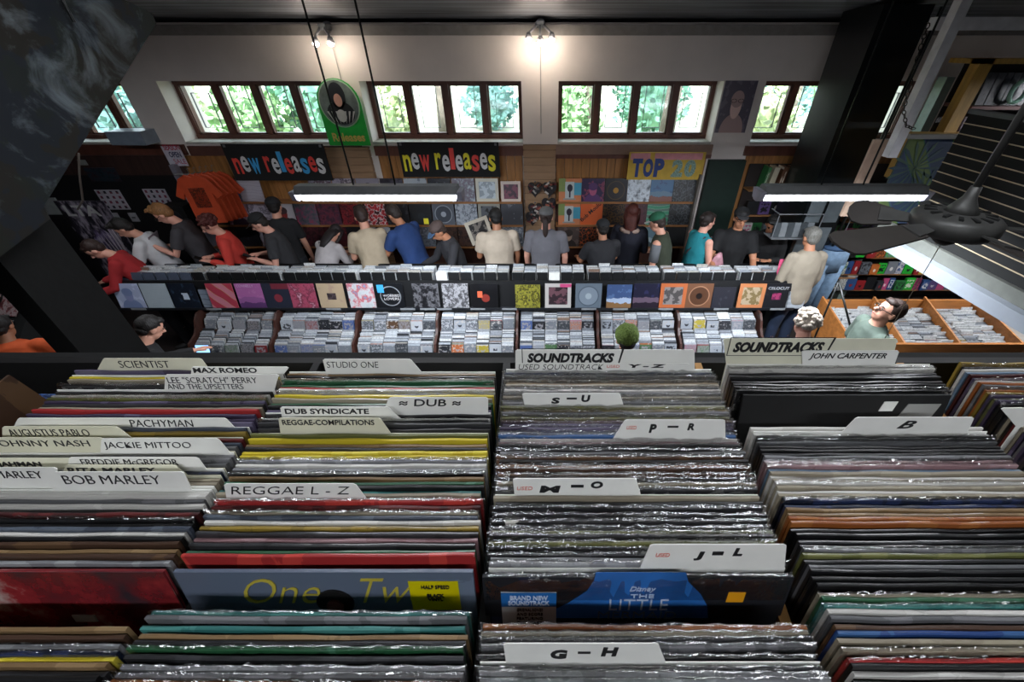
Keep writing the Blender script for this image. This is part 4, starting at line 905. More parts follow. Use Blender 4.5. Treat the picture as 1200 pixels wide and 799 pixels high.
    if st_ != 'bald':
        b = MB(); n = 26
        if st_ == 'curly':
            for i in range(70):
                q = rnd.uniform(0, 2 * math.pi); zz = rnd.uniform(-.25, 1); rr_ = math.sqrt(1 - zz * zz); v = Vector((.085 * rr_ * math.cos(q), -.02 + .10 * rr_ * math.sin(q), .035 + .105 * zz))
                if v.y > .045 and v.z < .075: continue
                b.ell(H(v), (.025, .025, .022), R3, 7, 5, .3)
            b.ell(H((0, -.025, .045)), (.082, .092, .095), R3)
        else:
            zt = {'short': 0, 'long': 0, 'tail': 0, 'quiff': .012, 'bun': 0}.get(st_, 0)
            b.ell(H((0, -.022, .042)), (.082, .093, .093 + zt), R3, 22, 14, .10)
            b.ell(H((0, .035, .088 + zt)), (.062, .05, .03 + zt), R3, 14, 9, .25)
            b.ell(H((0, -.05, -.01)), (.068, .055, .06), R3, 14, 9, .12)
            if st_ == 'quiff':
                for i in range(9): b.ell(H((rnd.uniform(-.05, .05), rnd.uniform(-.02, .08), .12 + rnd.uniform(0, .015))), (.026, .03, .022), R3, 9, 6, .4)
            if st_ == 'long':
                b.loft([H((0, -.04, .03)), H((0, -.075, -.08)), H((0, -.085, -.20)), H((0, -.08, -.30))], [(.085, .06), (.085, .045), (.075, .035), (.04, .02)], 14)
                for sx in (-1, 1): b.loft([H((sx * .07, .01, .06)), H((sx * .085, .03, -.06)), H((sx * .07, .03, -.2))], [.028, .026, .012], 8)
            if st_ == 'tail': b.loft([H((0, -.09, .03)), H((0, -.12, -.02)), H((0, -.11, -.16)), H((0, -.10, -.30))], [.025, .034, .032, .010], 10)
            if st_ == 'bun': b.ell(H((0, -.11, .05)), (.035, .03, .035), R3)
        b.build('hair', hm, e, True)
    if cap:
        kind, cc, c2 = cap; cm = mat('cap_' + cc, cc, .8, var=.1, scale=20)
        if kind == 'beanie':
            b = MB(); b.ell(H((0, -.02, .055)), (.098, .110, .10), R3, 22, 14, .12); co = b.build('beanie', mat('knit_' + cc, cc, .95, var=.4, scale=70, bump=1), e, True)
        else:
            b = MB(); b.ell(H((0, -.018, .062)), (.090, .104, .080), R3, 22, 12, 0, -.12); co = b.build('cap', cm, e, True)
            fr = -1 if kind == 'back' else 1
            b = MB(); pl = [(-.07, .055), (-.055, .13), (0, .165), (.055, .13), (.07, .055)]
            M_ = Matrix.Translation(H((0, 0, .062))) @ HM @ Matrix.Rotation(R(-10 * fr), 4, 'X')
            b.prism([(q[0], q[1] * fr) for q in pl], 'z', -.004, .004, M_); b.build('brim', mat('cap_' + c2, c2, .8), co)
    if glasses:
        b = MB()
        for sx in (-1, 1):
            b.loft([H((sx * .032 + .021 * math.cos(q), .098, .010 + .016 * math.sin(q))) for q in [i * math.pi / 6 for i in range(13)]], [.0028] * 13, 5)
            b.loft([H((sx * .053, .096, .014)), H((sx * .08, .0, .012))], [.0028, .0028], 5)
        b.loft([H((-.011, .100, .012)), H((.011, .100, .012))], [.0028, .0028], 5); b.build('glasses', BLACKG, e, True)
    if extra: extra(e, joints, H, pel, s, HM)
    return e, joints, a, k, (x, d)
def world_pt(r, v):
    e, J, a, k, (x, d) = r; w = Matrix.Rotation(a, 3, 'Z') @ (Vector(v) * k); return Vector((x + w.x, d + w.y, w.z))
def strap(col, side=1):
    def f(e, J, H, pel, s, HM):
        b = MB(); S = J[0 if side < 0 else 1][0]; c1 = pel + s * .3
        q = [S + Vector((-side * .05, -.03, .06)), c1 + Vector((-side * .0, -.145, 0)), pel + Vector((-side * .18, -.05, .05)), c1 + Vector((-side * .02, .15, -.02)), S + Vector((-side * .05, .06, .055))]
        b.loft(q, [.012] * 5, 6); b.build('shoulder_strap', mat('strap_' + col, col, .8), e, True)
    return f
def phone(r, label):
    e, J, a, k, p = r; m = (J[0][2] + J[1][2]) / 2 + Vector((0, .10, .02)); w = world_pt(r, m)
    o = MB().box(-.037, .037, -.075, .075, -.005, .005).build('mobile_phone', BLACKG, loc=w, rot=(R(35), 0, a)); tag(o, label, 'phone')
def smalllp(r, m, label, dz=.05, sz=1, dy=.1):
    e, J, a, k, p = r; w = world_pt(r, (J[0][2] + J[1][2]) / 2 + Vector((0, dy, dz)))
    o = inst('record_sleeve', LPME, m, None, w - Vector((0, 0, .1)), (R(-15), 0, a + math.pi), (sz, 1, sz)); tag(o, label, 'record')

# behind the rack, left to right
person(112, 4.55, 120, 'person in a red shirt with dark hair at far left, leaning over the rack end', '9c2024', 2, 1.68, 22, 22, hair=('short', '2c1a14'), arms=('rack', 'rack'), sleeve='long')
r = person(146, 4.95, 112, 'young man in a white t-shirt with thick black hair looking down', 'c6c6c8', 0, 1.74, 16, 22, hair=('quiff', '15110f'), arms=('rack', 'rack'))
r = person(192, 5.15, 108, 'man in a charcoal t-shirt with blond hair and glasses', '3c3a3e', 2, 1.84, 12, 22, hair=('quiff', '8a6038'), glasses=True, arms=('hold', 'phone'))
smalllp(r, art('plain', ['8c8088', 'a09498'], 5), 'grey sleeve held by the blond man in glasses', .02, .8)
r = person(246, 5.0, 118, 'person with curly red hair in a bright red shirt looking at a phone', 'c43a30', 2, 1.72, 8, 18, hair=('curly', '4c1812'), arms=('phone', 'phone'), sleeve='long', extra=strap('5a4030', 1))
phone(r, 'dark phone held by the person in the bright red shirt')
r = person(304, 5.0, 112, 'man in a black t-shirt and black cap looking at a phone', '2c2c2f', 2, 1.74, 6, 20, hair=('short', '1c1512'), cap=('cap', '141416', '141416'), arms=('phone', 'phone'), build_=1.08)
phone(r, 'phone held by the man in the black cap')
person(322, 5.35, 10, 'person in a black cap half hidden behind the man looking at his phone', '17171a', 0, 1.78, 4, 5, hair=('short', '15110f'), cap=('cap', '18181b', '18181b'), arms=('down', 'down'))
person(393, 4.85, -20, 'person with long dark hair bent low in a whitish top with dark strap', 'aaa4a4', 0, 1.62, 34, 25, hair=('long', '1d1618'), arms=('phone', 'phone'), sleeve='long', extra=strap('1a1a1c', -1))
person(424, 4.88, 28, 'man in a beige t-shirt with curly dark brown hair seen from behind', 'a5967f', 0, 1.80, 12, 12, hair=('quiff', '2a1812'), arms=('phone', 'phone'), build_=.98)
person(462, 5.08, 60, 'man in a royal blue t-shirt with cropped hair leaning left', '1d3868', 1, 1.80, 18, 16, hair=('short', '2a201c'), arms=('rack', 'rack'), build_=1.08)
person(514, 4.95, 125, 'man in a dark grey jacket and patterned cap looking down at the rack', '26262a', 1, 1.70, 14, 20, hair=('short', '3a2c26'), cap=('cap', '4a3c38', '3c5470'), arms=('rack', 'rack'), sleeve='long')
r = person(581, 4.95, 12, 'man in a cream t-shirt seen from behind, holding a framed white sleeve', 'b8aa98', 1, 1.76, 6, 12, hair=('short', '100e0e'), arms=('phone', 'down'), build_=1.16)
w = atY(558, 276, 5.02); o = inst('record_sleeve', LPME, art('frame', ['b4ac9c', '1c1c1e', '706a64'], 7), None, (xAt(566, 5.12, 1.3), 5.16, 1.26), (R(-10), R(-14), R(20)), (1, 1, 1)); tag(o, 'cream sleeve with a dark photo held up by the man in the cream t-shirt', 'record')
person(640, 4.9, -4, 'person in a grey t-shirt and grey cap with a dark ponytail, seen from behind', '65646a', 2, 1.80, 3, 4, hair=('tail', '2a1c18'), cap=('cap', '5c5c5c', '5c5c5c'), arms=('down', 'down'), build_=1.12)
person(706, 4.85, 14, 'person in a black t-shirt and black cap seen from behind, right of the ponytail', '202024', 1, 1.66, 4, 6, hair=('short', '17120f'), cap=('cap', '1b1d20', '2a6a70'), arms=('rack', 'rack'), build_=1.12)
person(741, 5.16, -15, 'person with shoulder-length auburn hair in a navy hooded jacket', '141624', 0, 1.76, 4, 6, hair=('long', '4a1a10'), arms=('phone', 'phone'), sleeve='long', extra=lambda e, J, H, pel, s, HM: MB().loft([pel + s * .44 + Vector((.11 * math.cos(q), -.055 + .04 * math.sin(q), .05 + .03 * math.sin(q))) for q in [math.pi + i * math.pi / 6 for i in range(7)]], [.028] * 7, 8).build('hood', mat('cream_lining', '9a8478', .8), e, True))
person(770, 4.84, 60, 'man in an olive vest over grey t-shirt with green and white cap', '2c3224', 0, 1.76, 10, 12, hair=('short', '2a1c16'), cap=('cap', '1c5a40', 'b8b8b4'), arms=('down', 'rack'), sleeve='vest', extra=lambda e, J, H, pel, s, HM: [MB().loft([J[i][0], J[i][0] + (J[i][1] - J[i][0]) * .75], [.062, .063], 12).build('sleeve', mat('cloth_5c5e62', '5c5e62', .85), e, True) for i in (0, 1)])
person(829, 4.95, -72, 'woman in a teal sleeveless top with dark hair tied back, facing right', '1a7e88', 2, 1.74, 4, 6, hair=('bun', '20140f'), arms=('down', 'phone'), sleeve='vest', extra=strap('3a3438', 1))
b = MB(); p = Vector((xAt(840, 4.72, 1.15), 4.74, 1.02)); b.loft([(0, 0, 0), (0, 0, .1), (.01, 0, .2), (.02, 0, .27)], [(.09, .05), (.1, .055), (.06, .04), (.02, .02)], 12)
tag(b.build('shopping_bag', mat('pink_bag', 'a87a84', .5, var=.4, scale=15, bump=.6), smooth=True, loc=p), 'crumpled pink and white bag carried by the woman in teal', 'bag')
person(868, 4.95, 168, 'man all in black with a black cap, facing the camera across the rack', '0e0e10', 1, 1.80, 2, -4, hair=('short', '120f0e'), cap=('cap', '1a1a1c', '3a3a3c'), glasses=True, arms=('rack', 'rack'), build_=1.12)
person(905, 5.14, 150, 'dimly lit person in black clothes standing before the black pillar', '0c0c0e', 1, 1.70, 8, 18, hair=('short', '0e0c0b'), arms=('phone', 'phone'), build_=1.05, sleeve='long')
person(950, 4.3, 6, 'grey-haired man in a beige jacket at the right end of the rack, seen from behind', '8c8272', 1, 1.76, 6, 8, hair=('short', '67655f'), arms=('down', 'down'), sleeve='long', pants='1d2a40', build_=1.04)
# in front of the rack
person(734, 2.42, 0, 'person in a mossy green knitted beanie seen at the lower edge of the disc trays', '1a1a1c', 0, 1.66, 8, 10, hair=('short', '17120f'), cap=('beanie', '56682c', '56682c'), arms=('rack', 'rack'), sleeve='long')
person(943, 2.64, 6, 'person with curly white hair just above the soundtracks sign', '3c3a40', 2, 1.68, 6, 8, hair=('curly', 'b4a89a'), arms=('rack', 'rack'), sleeve='long')
person(1040, 2.85, 80, 'man with black glasses and brown hair tilting his head up, in a grey-green t-shirt', '47534a', 0, 1.74, 2, -24, hair=('short', '2a1a12'), glasses=True, arms=('down', 'down'))
person(176, 2.6, -30, 'dark-haired person bending over at the lower left before the disc trays', '101012', 0, 1.62, 20, 15, hair=('short', '171210'), arms=('rack', 'rack'), sleeve='long')
person(2, 2.72, 20, 'person in an orange jacket at the far left edge beside the magazine rack', 'b84a1a', 1, 1.58, 8, 10, hair=('short', '15110f'), arms=('rack', 'rack'), sleeve='long', build_=1.15)
# magazine rack far left
e = empty('magazine_rack', (-6.45, 3.6, 0)); tag(e, 'slanted rack of red and grey magazines at the far left', 'rack')
MB().prism([(-.5, 0), (.3, 0), (.3, 1.15), (.25, 1.15), (-.5, .55)], 'x', -1.1, .75).build('rack_body', BLACK, e)
for r_ in range(3):
    for c in range(7):
        y = -.42 + r_ * .24; z = .63 + r_ * .19
        nm = rnd.choice(['dark red', 'grey', 'black', 'navy']); cc = {'dark red': '6a2024', 'grey': '54565c', 'black': '1c1c20', 'navy': '1c2c44'}[nm]
        o = MB().box(-.105, .105, -.003, .003, 0, .26).build('magazine', art('noise', [cc, '9a9494', cc, '302020'], c), loc=(-6.45 - .95 + c * .25, 3.6 + y + .0, z + .012), rot=(-R(50), 0, 0))
        later(o, '%s magazine' % nm, 'on the %s row of the far left rack' % ('front', 'middle', 'back')[r_], 'the left', 'magazine', 'magazines on the far left rack')
# ------------------------------------------------------------------ near left: mural wall piece and black post
X = -1.5
P = [(1.195, -.385), (1.96, .07), (1.96, .10), (1.2, .35), (.3, .45), (.3, -.5), (.95, -.5), (1.0, -.47), (1.19, -.42)]
def muralmat():
    m, nt, b = newmat('satellite_mural'); g = NG(nt); N = nt.nodes; L = nt.links
    tc = N.new('ShaderNodeTexCoord'); sp = N.new('ShaderNodeSeparateXYZ'); L.new(tc.outputs['Object'], sp.inputs[0])
    def nz(s, d=8, dist=0.0, rgh=.6):
        n = N.new('ShaderNodeTexNoise'); n.inputs['Scale'].default_value = s; n.inputs['Detail'].default_value = d; n.inputs['Distortion'].default_value = dist; n.inputs['Roughness'].default_value = rgh; L.new(tc.outputs['Object'], n.inputs['Vector']); return n.outputs['Fac']
    land = g.math('GREATER_THAN', nz(2.2, 4), .5)
    base = g.mix(land, rgba('0b1420'), rgba('17140f'))
    base = g.mix(g.math('MULTIPLY', g.math('GREATER_THAN', nz(5, 5), .55), .6), base, rgba('101a12'))
    # sandy land mass with blue coast
    y, z = sp.outputs[1], sp.outputs[2]
    w = g.math('ADD', z, g.math('MULTIPLY', g.math('SUBTRACT', nz(9, 3), .5), .18))
    base = g.mix(g.ell(y, w, 1.12, -.02, .20, .14), base, rgba('1c3450')); base = g.mix(g.ell(y, w, 1.11, -.01, .17, .115), base, rgba('5a3318'))
    mr = N.new('ShaderNodeMapRange'); mr.inputs['From Min'].default_value = .52; mr.inputs['From Max'].default_value = .75; L.new(nz(4.5, 10, .8, .65), mr.inputs['Value'])
    out = g.mix(g.math('MULTIPLY', mr.outputs[0], .6), base, rgba('98a4ac'))
    L.new(out, b.inputs['Base Color']); b.inputs['Roughness'].default_value = .6
    return m
m_ = MB().prism([(q[0], q[1]) for q in P], 'x', -.06, 0).build('mural_board', muralmat(), loc=(X, 0, CZ)); tag(m_, 'dark satellite-photo mural board with clouds at the upper left', 'mural')
tag(MB().box(X - .14, X - .061, 1.05, 1.238, 0, CZ - .40).build('black_post', mat('post_black', '060707', .8, var=.5, scale=8, bump=.4)), 'thick black post standing under the mural board at left', 'post')
0 and tag(MB().box(X - .24, X - .06, .70, .92, 1.0, CZ - .51).build('side_post', mat('post_black', '0a0c0c', .45, var=.5, scale=8, bump=.4)), 'second black post nearer the camera, left of the thick one', 'post')
b = MB(); b.loft([(X + .02, 1.60, CZ + .06), (X + .02, 1.60, CZ + .3)], [.005, .005], 6); tag(b.build('mural_hanger', BLACKG), 'thin black wire holding the top of the mural board', 'wire')

# ------------------------------------------------------------------ near records
def ztop(d): return CZ - (.445 - (d - .19) * .17)
def d_of(py):
    r = ray(CX, py); k = -r.z / r.y; d = .3
    for _ in range(30): d = (CZ - ztop(d)) / k
    return d
LEAN = R(8); HT = .312
def base_at(d): return (d - HT * math.sin(LEAN), ztop(d) - HT * math.cos(LEAN))
# bins
bounds = [-1.46, -1.085, -.728, -.3965, -.068, .262, .612, 1.04]
cols = [(-1.27, 0), (-.905, 0), (-.560, 1), (-.2345, 2), (.096, 3), (.436, 4), (.80, 5)]
e = empty('record_bin_table', (0, .3, 1.96)); tag(e, 'wooden and black bin unit holding the near rows of records', 'record bin')
zb0 = base_at(.06)[1] - 1.96 - .004; zb1 = base_at(.50)[1] - 1.96 - .004
yb0 = base_at(.04)[0] - .3; yb1 = base_at(.50)[0] - .3 + .03
MB().prism([(yb0 - .1, zb0 - .005), (yb1, zb1), (yb1, zb1 - .02), (yb0 - .1, zb0 - .025)], 'x', bounds[0], bounds[-1]).build('bin_floor', mat('bin_floor', '15110f', .7), e)
for i, x in enumerate(bounds):
    m_ = WOODL if i in (5, 6, 2) else mat('bin_black', '0d0c0c', .6)
    MB().prism([(yb0 - .1, zb0 - .02), (yb1 + .045, zb1 - .02), (yb1 + .045, zb1 + .265), (yb0 - .1, zb0 + .225)], 'x', x - .006, x + .006).build('bin_divider', m_, e)
MB().box(bounds[0], bounds[-1], yb1 + .045, yb1 + .06, -.0, zb1 + .265).build('bin_back', mat('bin_black', '0d0c0c', .6), e)
MB().box(bounds[0], bounds[-1], yb0 - .1, yb1 + .04, .0, .35).build('table_body', BLACK, e)
tag(MB().box(-1.6, 3.2, .545, .62, 1.96, CZ - .487).build('balcony_ledge', mat('ledge_black', '050505', .85, var=.3)), 'black ledge running behind the near record bins', 'ledge')
# cards: column, py of tab foot, x0, x1 (tab top), ytop, ybot, left slant, right slant, colour, texts [(str, x0, x1, y0, y1, mat, bold, shear)], label
cards = [
 (2, 120, 236, 420, 434, 6, 10, CARDY, [('SCIENTIST', 142, 197, 423, 431, INK, 0, .1)], 'cream divider card with a single handwritten word, rearmost in the second bin'),
 (2, 224, 338, 430, 440, 0, 0, CARD, [('MAX ROMEO', 228, 300, 431, 437, INK, .02, .1)], 'white divider card with half hidden writing, second from the rear of the second bin'),
 (2, 193, 326, 439, 457, 0, 0, CARD, [('LEE "SCRATCH" PERRY', 198, 300, 442, 449, INK, 0, .1), ('AND THE UPSETTERS', 198, 284, 450, 456, INK, 0, .1)], 'white divider card with two lines of writing in the second bin'),
 (2, 20, 265, 490, 501, 6, 10, CARD, [('PACHYMAN', 155, 225, 492, 500, INK, 0, .2)], 'wide white divider card with writing right of centre in the second bin'),
 (2, 2, 138, 500, 513, 3, 16, CARDY, [('AUGUSTUS PABLO', 14, 102, 503, 511, INK, 0, .1)], 'cream divider card with a slanted right end in the second bin'),
 (2, -40, 120, 513, 529, 0, 0, CARDY, [('JOHNNY NASH', -2, 103, 516, 525, INK, 0, .1)], 'cream divider card at the left edge with neat capital writing'),
 (2, 118, 256, 514, 531, 0, 14, CARD, [('JACKIE MITTOO', 125, 222, 518, 527, INK, 0, .2)], 'bright white divider card with writing and rounded right corner, second bin'),
 (2, -40, 90, 537, 549, 0, 10, CARDY, [('IJAHMAN', 0, 47, 541, 548, INK, .02, .1)], 'cream divider card half hidden at the left edge'),
 (2, 80, 232, 536, 550, 0, 10, CARD, [('FREDDIE McGREGOR', 98, 206, 538, 545, INK, .0, .15)], 'white divider card with thick half covered writing in the second bin'),
 (2, 76, 206, 545, 557, 4, 14, CARDY, [('RITA MARLEY', 82, 182, 548, 554, INK, .02, .15)], 'cream divider card just behind the foremost one in the second bin'),
 (2, -60, 66, 548, 570, 0, 0, CARD, [('MARLEY', -2, 47, 552, 560, INK, 0, .15)], 'white divider card with red line at its foot at the left edge'),
 (2, 62, 215, 553, 574, 0, 10, CARD, [('BOB MARLEY', 78, 186, 557, 567, INK, 0, .15)], 'foremost white divider card in the second bin'),
 (3, 378, 482, 421, 436, -4, 12, CARD, [('STUDIO ONE', 384, 443, 424, 431, INK, 0, .15)], 'white divider card at the rear of the reggae bin'),
 (3, 455, 572, 466, 484, 6, 0, CARD, [('≈ DUB ≈', 468, 540, 468, 476, INK, .01, .15)], 'white divider card reading DUB between wavy lines'),
 (3, 328, 456, 477, 491, -3, 14, CARD, [('DUB SYNDICATE', 335, 432, 479, 485, INK, .02, .1)], 'white divider card at left just in front of the DUB card'),
 (3, 326, 446, 490, 508, -3, 12, CARDY, [('REGGAE-COMPILATIONS', 332, 438, 492, 498, INK, .01, .1)], 'divider card reading reggae compilations'),
 (3, 262, 417, 567, 585, -4, 13, CARD, [('REGGAE L - Z', 272, 410, 570, 579, INK, 0, .3)], 'white divider card reading reggae L to Z'),
 (4, 604, 814, 410, 433, 0, 0, CARD, [('SOUNDTRACKS', 618, 720, 414, 425, INK, .05, .2)], 'large white divider card with boxed SOUNDTRACKS lettering at the centre'),
 (4, 604, 808, 426, 436, 0, 0, CARD, [('USED SOUNDTRACK', 608, 707, 427, 433, INK, 0, .2), ('USED', 711, 726, 428, 431, INKR, 0, .1), ('Y - Z', 736, 780, 427, 431, INK, .05, .1)], 'white divider card reading used soundtrack Y to Z'),
 (4, 612, 727, 461, 476, -3, 4, CARD, [('S', 646, 656, 466, 473, INK, .05, .1), ('-', 664, 676, 466, 468, INK, .05, 0), ('U', 681, 692, 463, 471, INK, .05, .1)], 'white divider card lettered S to U'),
 (4, 732, 850, 492, 515, 14, 0, CARD, [('USED', 728 + 6, 744 + 2, 499, 503, INKR, 0, .2), ('P', 760, 770, 497, 507, INK, .05, .1), ('-', 782, 795, 499, 501, INK, .05, 0), ('R', 805, 815, 496, 504, INK, .05, .1)], 'white divider card lettered P to R, slanted on its left'),
 (4, 601, 746, 561, 580, -2, 5, CARD, [('USED', 606, 624, 570, 574, INKR, 0, .2), ('M', 632, 657, 569, 577, INK, .05, .1), ('-', 669, 684, 568, 571, INK, .05, 0), ('O', 692, 707, 564, 572, INK, .05, .1)], 'white divider card lettered M to O'),
 (4, 762, 922, 638, 666, 12, -3, CARD, [('USED', 768, 785, 648, 652, INKR, 0, .2), ('J', 812, 826, 646, 656, INK, .05, .1), ('-', 834, 848, 646, 650, INK, .05, 0), ('L', 858, 872, 642, 651, INK, .05, .1)], 'white divider card lettered J to L behind the blue soundtrack sleeve'),
 (4, 590, 772, 754, 776, -3, 8, CARD, [('G', 645, 665, 761, 771, INK, .05, .1), ('-', 677, 692, 763, 765, INK, .05, 0), ('H', 704, 725, 758, 768, INK, .05, .1)], 'white divider card lettered G to H in the foreground'),
 (5, 848, 1052, 397, 427, -3, -8, CARDY, [('SOUNDTRACKS', 858, 967, 401, 413, INK, .05, .2)], 'large cream divider card with boxed SOUNDTRACKS lettering at right'),
 (5, 940, 1054, 411, 427, 0, -6, CARD, [('JOHN CARPENTER', 947, 1040, 414, 422, INK, .01, .2)], 'white divider card with handwriting in front of the right soundtracks card'),
 (5, 1003, 1142, 489, 506, 16, -8, CARD, [('B', 1050, 1075, 493, 502, INK, .02, .4)], 'white divider card lettered B'),
 (6, 1174, 1230, 478, 500, 4, 0, CARD, [], 'blank cream divider card at the right edge'),
]
def onlean(px, py, d0):           # pixel -> (x, height above foot) on a plane through (d0, ztop) leaning back
    r = ray(px, py); by, bz = base_at(d0); n = Vector((0, -math.cos(LEAN), math.sin(LEAN)))
    o_ = Vector((0, 0, CZ)); t = (Vector((0, by, bz)) - o_).dot(n) / r.dot(n); q = o_ + r * t
    return q.x, (q - Vector((0, by, bz))).dot(Vector((0, math.sin(LEAN), math.cos(LEAN))))
card_d = {}
for ci, x0, x1, yt, yb, sl, sr, cm, tx, label in cards:
    dd = d_of(yb); 
    while any(abs(dd - q) < .0021 for q in card_d.get(ci, [])): dd -= .0011
    if ci in card_d and any(abs(dd - q) < .0021 for q in card_d[ci]): dd -= .002
    card_d.setdefault(ci, []).append(dd)
    by, bz = base_at(dd); cxx = [c for c, k in cols if k == ci - 1][-1] if ci > 2 else -.560
    cc = {2: -.560, 3: -.2345, 4: .096, 5: .436, 6: .80}[ci]
    xa, ht = onlean(x0, yt, dd); xb, ht2 = onlean(x1, yt, dd); xc_, h0 = onlean(x0 - 0, yb, dd)
    xs0, _ = onlean(x0 - sl * -1 if False else x0 - (sl if sl > 0 else sl), yb, dd); xs1, _ = onlean(x1 + sr, yb, dd)
    L0 = min(cc - .158, xs0 + .0); L1 = max(cc + .158, xs1)
    h0 = min(h0, ht - .004)
    w0 = cc - .157 if xs0 > cc - .157 else xs0; w1 = cc + .157 if xs1 < cc + .157 else xs1
    w0 = max(w0, cc - .162); w1 = min(w1, cc + .162); xs0c = max(xs0, w0); xs1c = min(xs1, w1)
    poly = [(w0 - cc, 0), (w1 - cc, 0), (w1 - cc, h0), (xs1c - cc, h0), (xb - cc, ht - .002), (xb - cc - .003, ht), (xa - cc + .003, ht), (xa - cc, ht - .002), (xs0c - cc, h0), (w0 - cc, h0)]
    o = MB().prism(poly, 'y', -.0005, .0005).build('divider_card', cm, loc=(cc, by, bz), rot=(-LEAN, 0, 0)); tag(o, label, 'divider card', 'divider cards in the near record bins')
    for (s_, a0, a1, t0, t1, im, bo, shr) in tx:
        X0, Hh = onlean(a0, t1, dd); X1, H1 = onlean(a1, t0, dd)
        bo = -.012 if bo == 0 else bo
        t = text('handwriting' if im is not None and s_ != 'SOUNDTRACKS' else 'lettering', s_, im, X0 - cc, -.0007, Hh, X1 - X0, H1 - Hh, o, bold=bo, shear=shr)
        if s_ == 'SOUNDTRACKS':
            pw = .0012; fa, fb, fc, fd = X0 - cc - .008, X1 - cc + .010, Hh - .006, H1 + .008
            for q in ([(fa, fd - pw), (fb + .004, fd - pw), (fb + .004, fd), (fa, fd)], [(fa, fc), (fa + pw, fc), (fa + pw, fd), (fa, fd)], [(fb - .004, fc), (fb - .002, fc), (fb + .004, fd), (fb + .001, fd)], [(fa, fc), (fb - .004, fc), (fb - .004, fc + pw * .6), (fa, fc + pw * .6)]):
                MB().prism(q, 'y', -.0009, -.0005).build('border_line', INK, o)
CP = {'black': ['131315', '1d1d20'], 'charcoal': ['2c2c2f', '3c3c40'], 'grey': ['77787b', '96979a'], 'silver': ['a2a4a8', 'c4c6c8'], 'white': ['c2c0ba', 'd2d0ca'], 'cream': ['b8ac94', 'c8bea4'], 'tan': ['a08058', 'b8966a'], 'brown': ['5a4030', '7a5a3e'], 'yellow': ['c8b42c', 'd8c844'], 'gold': ['a08430', 'c0a040'], 'orange': ['b8662c', 'cc7c3c'], 'red': ['a02c2c', 'c04038'], 'dark red': ['501c1e', '7a2c2c'], 'pink': ['c09498', 'd0a8ac'], 'purple': ['544864', '7a7090'], 'blue': ['2c549c', '4878b8'], 'navy': ['1c2844', '30406c'], 'light blue': ['7898b4', '98b0c4'], 'teal': ['3a8a84', '58a8a0'], 'green': ['2c6c44', '50906c'], 'olive': ['7c8044', '9a9c5c'], 'slate': ['4e5868', '707c8c']}
_rm = {}
def recmat(nm):
    i = rnd.randrange(5)
    if (nm, i) not in _rm:
        a_, b_ = [''.join('%02x' % int(v * .76 * 255) for v in hx(q)) if nm not in ('white', 'yellow', 'red') else q for q in CP[nm]]; other = rnd.choice(['c8c4bc', '141416', '141416', b_, 'a8a49c']) 
        _rm[(nm, i)] = art('edge', [a_, b_, a_, other] if i else [a_, b_, a_, a_], i * 7 + len(nm), .3, 2.5)
    return _rm[(nm, i)]
T_ = .0038
def recmesh(seed):
    r = random.Random(seed); b = MB(); n = 14; prof = [HT + r.uniform(-.0005, .0005) + .0006 * math.sin(i * 1.1 + seed) for i in range(n + 1)]
    for i in range(n):
        x0 = -.1575 + .315 * i / n; x1 = -.1575 + .315 * (i + 1) / n; bo = .0006 * math.sin(i / n * math.pi)
        v = []
        for x, h, e_ in ((x0, prof[i], .0007 * math.sin(i / n * math.pi)), (x1, prof[i + 1], .0007 * math.sin((i + 1) / n * math.pi))):
            v += [(x, -T_ / 2 - e_, 0), (x, -T_ / 2 - e_, h), (x, -T_ / 6, h + .0004), (x, T_ / 6, h + .0004), (x, T_ / 2 - e_, h), (x, T_ / 2 - e_, 0)]
        b.add(v, [(0, 1, 7, 6), (1, 2, 8, 7), (2, 3, 9, 8), (3, 4, 10, 9), (4, 5, 11, 10)] + ([(0, 5, 4, 3, 2, 1)] if i == 0 else []) + ([(6, 7, 8, 9, 10, 11)] if i == n - 1 else []))
    o = b.build('t', WHITE); me = o.data; bpy.data.objects.remove(o); return me
RM = [recmesh(i) for i in range(5)]
def plasticmat():
    m, nt, b = newmat('crinkled_plastic'); N = nt.nodes; L = nt.links; out = N['Material Output']
    t = N.new('ShaderNodeBsdfTransparent'); t.inputs[0].default_value = (.93, .93, .93, 1)
    gl = N.new('ShaderNodeBsdfGlossy'); gl.inputs['Roughness'].default_value = .12; gl.inputs['Color'].default_value = (.9, .9, .9, 1)
    tc = N.new('ShaderNodeTexCoord'); nz = N.new('ShaderNodeTexNoise'); nz.inputs['Scale'].default_value = 90; nz.inputs['Detail'].default_value = 3; L.new(tc.outputs['Object'], nz.inputs['Vector'])
    bp = N.new('ShaderNodeBump'); bp.inputs['Strength'].default_value = .9; bp.inputs['Distance'].default_value = .004; L.new(nz.outputs['Fac'], bp.inputs['Height']); L.new(bp.outputs[0], gl.inputs['Normal'])
    mx = N.new('ShaderNodeMixShader'); mx.inputs[0].default_value = .22
    L.new(t.outputs[0], mx.inputs[1]); L.new(gl.outputs[0], mx.inputs[2]); L.new(mx.outputs[0], out.inputs[0]); return m
PLAS = plasticmat()
